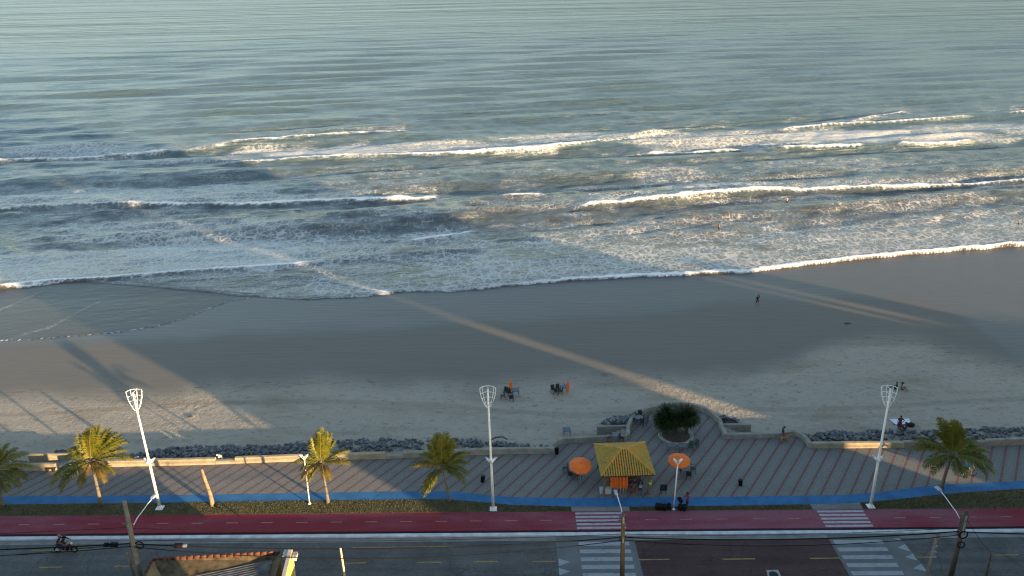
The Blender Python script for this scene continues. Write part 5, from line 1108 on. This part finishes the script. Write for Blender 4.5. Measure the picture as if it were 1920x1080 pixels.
walk = dict(knl=(-.10, .22, .52), anl=(-.11, .18, .10), tol=(-.12, .36, .06), knr=(.10, -.02, .50), anr=(.11, -.25, .12), tor=(.12, -.10, .04))
g = gp(1419.5, 574); person('person in black on wet sand with one arm raised', g, R(10), 'brown', BLACK, BLACK, {**walk, 'elr': (.30, .10, 1.55), 'wrr': (.20, .16, 1.80), 'ell': (-.25, .04, 1.14), 'wrl': (-.22, .2, 1.0)})
person('person in dark clothes walking a tan dog along the wall', at(1466, 827, 0), R(-100), 'dark', DGREEN, GREY, {**walk, 'head': (0, .10, 1.58), 'crown': (0, .10, 1.69), 'hb': (0, .06, 1.52), 'elr': (.25, .06, 1.12), 'wrr': (.2, .30, .98)}, long_legs=True)
person('person in red shirt lifting a black tub on the blue path', at(1288, 954, 0), R(95), 'dark', RED, NAVY, {'elr': (.22, .16, 1.14), 'wrr': (.14, .40, 1.05), 'ell': (-.22, .16, 1.14), 'wrl': (-.14, .40, 1.05), 'head': (0, .06, 1.61), 'crown': (0, .06, 1.72)})
d_ = dup(tub, at(1288, 954, 0) + Vector((-.52, .02, .72)), 0, 'black tub carried by the person in red')
d_.rotation_euler = (.3, -.5, 0)
person('person in black printed shirt at the kiosk counter', at(1199.5, 930, 0), R(0), 'brown', BLACK, NAVY, {'elr': (.28, .08, 1.14), 'wrr': (.18, .3, 1.2), 'ell': (-.28, .08, 1.14), 'wrl': (-.18, .3, 1.2)}, print_=WHITE)
person('person in neon yellow vest reaching into the kiosk', at(1217.5, 927, 0), R(40), 'tan', NEON, TAN, {'ell': (-.22, .2, 1.42), 'wrl': (-.18, .42, 1.55), 'elr': (.26, .1, 1.2), 'wrr': (.16, .34, 1.25)}, sleeves=False)
person('person in dark top standing right of the folded parasols', at(1180.5, 925, 0), R(-20), 'brown', BLACK, DRED, {'elr': (.26, .1, 1.14), 'wrr': (.12, .3, 1.15)})
person('person in dark vest standing between two kiosk customers', at(1188.5, 924, 0), R(25), 'brown', NAVY, TAN, {'ell': (-.26, .1, 1.14), 'wrl': (-.12, .3, 1.1)}, sleeves=False)
person('person in brown at the left corner of the kiosk', at(1134, 921, 0), R(-60), 'brown', TAN, GREY, {}, hair='long')
person('person in white shirt by the wall at the far left', at(25, 887, 0), R(150), 'tan', WHITE, NAVY, walk, long_legs=True)
sit = dict(pelvis=(0, 0, .14), waist=(0, -.04, .27), chest=(0, -.04, .47), neck=(0, -.01, .65), hb=(0, .01, .72), head=(0, .03, .81), crown=(0, .02, .91), shl=(-.18, -.03, .59), shr=(.18, -.03, .59), ell=(-.28, .10, .38), wrl=(-.22, .30, .36), elr=(.28, .10, .38), wrr=(.22, .30, .36), hipl=(-.1, .02, .13), hipr=(.1, .02, .13), knl=(-.16, .40, .40), knr=(.16, .40, .40), anl=(-.14, .62, .08), anr=(.14, .62, .08), tol=(-.14, .76, .05), tor=(.14, .76, .05))
person('person in purple dress standing with hand on hip by white sheet', gp(1685, 807), R(175), 'dark', PURPLE, None, {'ell': (-.40, .02, 1.18), 'wrl': (-.20, .06, 1.0)}, dress=True)
person('person in dark red sitting beside the white sheet', gp(1697, 806), R(70), 'brown', DRED, NAVY, sit, hair='long')
person('person in tan shirt and hat sitting on the sand', gp(1690, 731), R(-110), 'tan', TAN, GREY, {**sit, 'ell': (-.42, .02, .55), 'wrl': (-.62, .12, .62), 'elr': (.42, .05, .5), 'wrr': (.6, .18, .48)}, hat=M('dark_straw', (.03, .025, .018), .9))
person('person in black sitting behind the right lamp cage', gp(1680, 730), R(60), 'dark', BLACK, BLACK, sit)
wade = dict(ell=(-.42, .06, 1.2), wrl=(-.5, .22, 1.1), elr=(.42, .06, 1.2), wrr=(.5, .22, 1.1))
for px, py, lb, sk, top, rz, dz in [(1475.5, 378, 'bather with bare pink back in the water beyond the broken wave', 'fair', None, .2, -.75), (1348, 429, 'bather in ochre top wading below the long white wave', 'tan', OCHRE, 2.5, -.55), (1910, 419, 'bather with bare shoulders at the right edge of the sea', 'tan', None, -2.2, -.7)]:
    q = sp(px, py); q.z = SEA + dz; person(lb, q, rz, sk, top, NAVY, wade, sleeves=False)
# white sheet, bag
a = [gp(1667, 788), gp(1703, 786.5), gp(1710, 796), gp(1679, 797.5)]; mb = MB(); nx = 10; vs = []; fs = []
for i in range(nx + 1):
    for j in range(nx + 1):
        u, v_ = i / nx, j / nx; p = a[0].lerp(a[1], u).lerp(a[3].lerp(a[2], u), v_); vs.append((p.x, p.y, p.z + .11 + .03 * math.sin(7 * u + 3 * v_) * math.cos(5 * v_)))
for i in range(nx):
    for j in range(nx): k = i * (nx + 1) + j; fs.append((k, k + nx + 1, k + nx + 2, k + 1))
tag(mb.add(vs, fs).build('beach_sheet', M('white_sheet', (.62, .64, .70), .8, .06), None, True), 'white sheet spread on the sand above the right boulders', 'sheet')
mb = MB(); q = gp(1707, 800); mb.ball(q + V((0, 0, .22)), (.42, .28, .26), 10); mb.ball(q + V((.3, .1, .15)), (.22, .2, .18), 8); mb.ring(q + V((0, 0, .42)), .16, .02, 12, 5, 'x'); tag(mb.build('beach_bag', BLACK, None, True), 'black beach bag right of the seated person and sheet', 'bag')
# dog
FUR = M('tan_fur', (.30, .15, .06), .9, .25, 9)
dj = dict(pelvis=(V((0, -.28, .47)), (.085, .10)), belly=(V((0, -.05, .46)), (.085, .10)), chest=(V((0, .22, .46)), (.10, .135)), neck=(V((0, .38, .60)), .075), head=(V((0, .47, .70)), .078), muz=(V((0, .60, .66)), .045), nose=(V((0, .66, .65)), .03), t1=(V((0, -.42, .52)), .035), t2=(V((0, -.58, .66)), .022), t3=(V((0, -.60, .78)), .012))
de = [('pelvis', 'belly'), ('belly', 'chest'), ('chest', 'neck'), ('neck', 'head'), ('head', 'muz'), ('muz', 'nose'), ('pelvis', 't1'), ('t1', 't2'), ('t2', 't3')]
for s, n in ((-1, 'l'), (1, 'r')):
    o_ = .06 * s; dj.update({'fs' + n: (V((s * .09, .22, .38)), .06), 'fe' + n: (V((s * .09, .17 + o_, .24)), .04), 'fw' + n: (V((s * .09, .22 + o_, .12)), .03), 'fp' + n: (V((s * .09, .26 + o_, .03)), .032), 'hh' + n: (V((s * .08, -.28, .38)), .075), 'hk' + n: (V((s * .09, -.18 - o_, .27)), .05), 'hc' + n: (V((s * .09, -.36 - o_, .16)), .03), 'hp' + n: (V((s * .09, -.30 - o_, .03)), .032), 'ea' + n: (V((s * .055, .45, .79)), .022)})
    de += [('chest', 'fs' + n), ('fs' + n, 'fe' + n), ('fe' + n, 'fw' + n), ('fw' + n, 'fp' + n), ('pelvis', 'hh' + n), ('hh' + n, 'hk' + n), ('hk' + n, 'hc' + n), ('hc' + n, 'hp' + n), ('head', 'ea' + n)]
o = bpy.data.objects.new('dog', skin_mesh('dog', dj, de, [FUR])); COL.objects.link(o); o.location = at(1470, 829, 0); o.rotation_euler.z = R(-85); o.scale = (1.15, 1.15, 1.15); tag(o, 'tan dog on the promenade beside the person in dark clothes', 'dog')
# motorcycle with rider, heading right
mp_ = at(125, 1035.5, RZ); mc = thing('motorcycle', 'dark red motorcycle being ridden on the road at left', 'motorcycle', mp_ + V((0, 0, .005)), R(-90)); MRED = M('dark_red_paint', (.16, .012, .016), .3, .1); MCHR = M('chrome', (.5, .5, .5), .25, .1, metal=.8)
for y in (-.66, .68):
    wl = MB(); wl.ring((0, 0, 0), .24, .065, 22, 8, 'x'); wo = wl.build('wheel', M_BLK, mc, True, (0, y, .305)); sp_ = MB(); sp_.ring((0, 0, 0), .17, .02, 18, 5, 'x')
    for k in range(6): a = k * math.pi / 3; sp_.tube([(0, 0, 0), (0, .17 * math.cos(a), .17 * math.sin(a))], .012, 4)
    sp_.tube([(-.06, 0, 0), (.06, 0, 0)], .035, 8); sp_.build('rim', MCHR, wo, True)
b = MB(); b.tube([(0, -.5, .62), (0, -.1, .60), (0, .3, .62), (0, .42, .80)], [.05, .06, .05, .04], 8); b.box((0, .02, .38), (.24, .42, .30)); b.tube([(.07, .68, .3), (.06, .44, .85)], .025, 6); b.tube([(-.07, .68, .3), (-.06, .44, .85)], .025, 6); b.tube([(.1, -.62, .31), (.1, 0, .40)], .02, 6); b.tube([(-.1, -.62, .31), (-.1, 0, .40)], .02, 6); b.build('frame', M_BLK, mc, True)
MB().ball((0, .2, .76), (.15, .27, .13), 12).build('fuel_tank', MRED, mc, True); b = MB(); b.ball((0, -.28, .78), (.14, .40, .07), 12); b.build('seat', M_BLK, mc, True)
b = MB(); b.tube([(0, -.45, .66), (0, -.72, .78), (0, -.86, .76)], [.10, .09, .03], 8); b.build('tail', MRED, mc, True); b = MB(); b.ring((0, .68, .305), .335, .05, 10, 6, 'x', 0, .5, 2.4); b.build('mudguard', MRED, mc, True)
b = MB(); b.tube([(-.36, .30, 1.02), (-.1, .42, .96), (.1, .42, .96), (.36, .30, 1.02)], .018, 6); b.build('handlebar', MCHR, mc, True); b = MB(); b.ball((0, .56, .86), (.10, .09, .10), 10); b.build('headlight', M_LWH, mc, True); b = MB(); b.tube([(.15, .15, .3), (.17, -.3, .3), (.18, -.75, .38)], [.03, .04, .05], 8); b.build('exhaust', MCHR, mc, True)
ride = dict(pelvis=(0, -.20, .92), waist=(0, -.14, 1.04), chest=(0, -.02, 1.22), neck=(0, .06, 1.40), hb=(0, .09, 1.46), head=(0, .12, 1.55), crown=(0, .12, 1.65), shl=(-.18, .03, 1.34), shr=(.18, .03, 1.34), ell=(-.30, .16, 1.16), elr=(.30, .16, 1.16), wrl=(-.34, .27, 1.06), wrr=(.34, .27, 1.06), hipl=(-.10, -.16, .88), hipr=(.10, -.16, .88), knl=(-.20, .20, .72), knr=(.20, .20, .72), anl=(-.17, -.02, .36), anr=(.17, -.02, .36), tol=(-.17, .14, .32), tor=(.17, .14, .32))
pr_ = person('person in dark clothes riding the motorcycle at left', mp_, R(-90), 'brown', BLACK, GREY, ride, sleeves='long', long_legs=True); hm = MB(); hm.ball((0, .11, 1.58), (.14, .16, .15), 12); hm.build('helmet', M('black_helmet', (.012, .012, .013), .25, .1), pr_, True)
pil = {k: (v[0], v[1] - .36, v[2] + .05) for k, v in ride.items()}; pil.update(wrl=(-.16, -.08, 1.08), wrr=(.16, -.08, 1.08), ell=(-.28, -.2, 1.12), elr=(.28, -.2, 1.12))
pr_ = person('pillion rider with dark helmet and pale bag at left', mp_, R(-90), 'tan', DRED, NAVY, pil, long_legs=True); hm = MB(); hm.ball((0, -.25, 1.63), (.14, .16, .15), 12); hm.build('helmet', M('grey_helmet', (.12, .12, .125), .3, .1), pr_, True)
# bicycle with rider near the right palm
bp_ = at(1815, 893.5, 0.004); bc = thing('bicycle', 'dark bicycle under the right palm on the promenade', 'bicycle', bp_, R(-82)); 
for y in (-.5, .52):
    wl = MB(); wl.ring((0, 0, 0), .31, .022, 24, 6, 'x'); wo = wl.build('wheel', M_BLK, bc, True, (0, y, .333)); q = MB()
    for k in range(10): a = k * math.pi / 5; q.tube([(0, 0, 0), (0, .3 * math.cos(a), .3 * math.sin(a))], .006, 3)
    q.build('spokes', MCHR, wo, True)
b = MB()
for p0, p1_ in (((0, -.5, .333), (0, -.05, .30)), ((0, -.5, .333), (0, -.18, .74)), ((0, -.05, .30), (0, -.20, .82)), ((0, -.05, .30), (0, .34, .70)), ((0, -.18, .72), (0, .32, .78)), ((0, .52, .333), (0, .32, .88))): b.tube([p0, p1_], .02, 6)
b.build('frame', M('green_bike_paint', (.05, .09, .03), .4, .1), bc, True); MB().ball((0, -.22, .86), (.08, .14, .04), 8).build('saddle', M_BLK, bc, True); MB().tube([(-.26, .24, .98), (0, .32, .92), (.26, .24, .98)], .016, 6).build('handlebar', M_BLK, bc, True)
rb_ = {k: (v[0], v[1] - .02, v[2]) for k, v in ride.items()}; rb_.update(wrl=(-.25, .22, 1.03), wrr=(.25, .22, 1.03), knl=(-.12, .12, .66), knr=(.12, .16, .74), anl=(-.12, -.04, .26), anr=(.12, .04, .40), tol=(-.12, .1, .22), tor=(.12, .18, .36))
person('person in teal shirt riding the bicycle under the right palm', bp_, R(-82), 'brown', TEAL, NAVY, rb_)
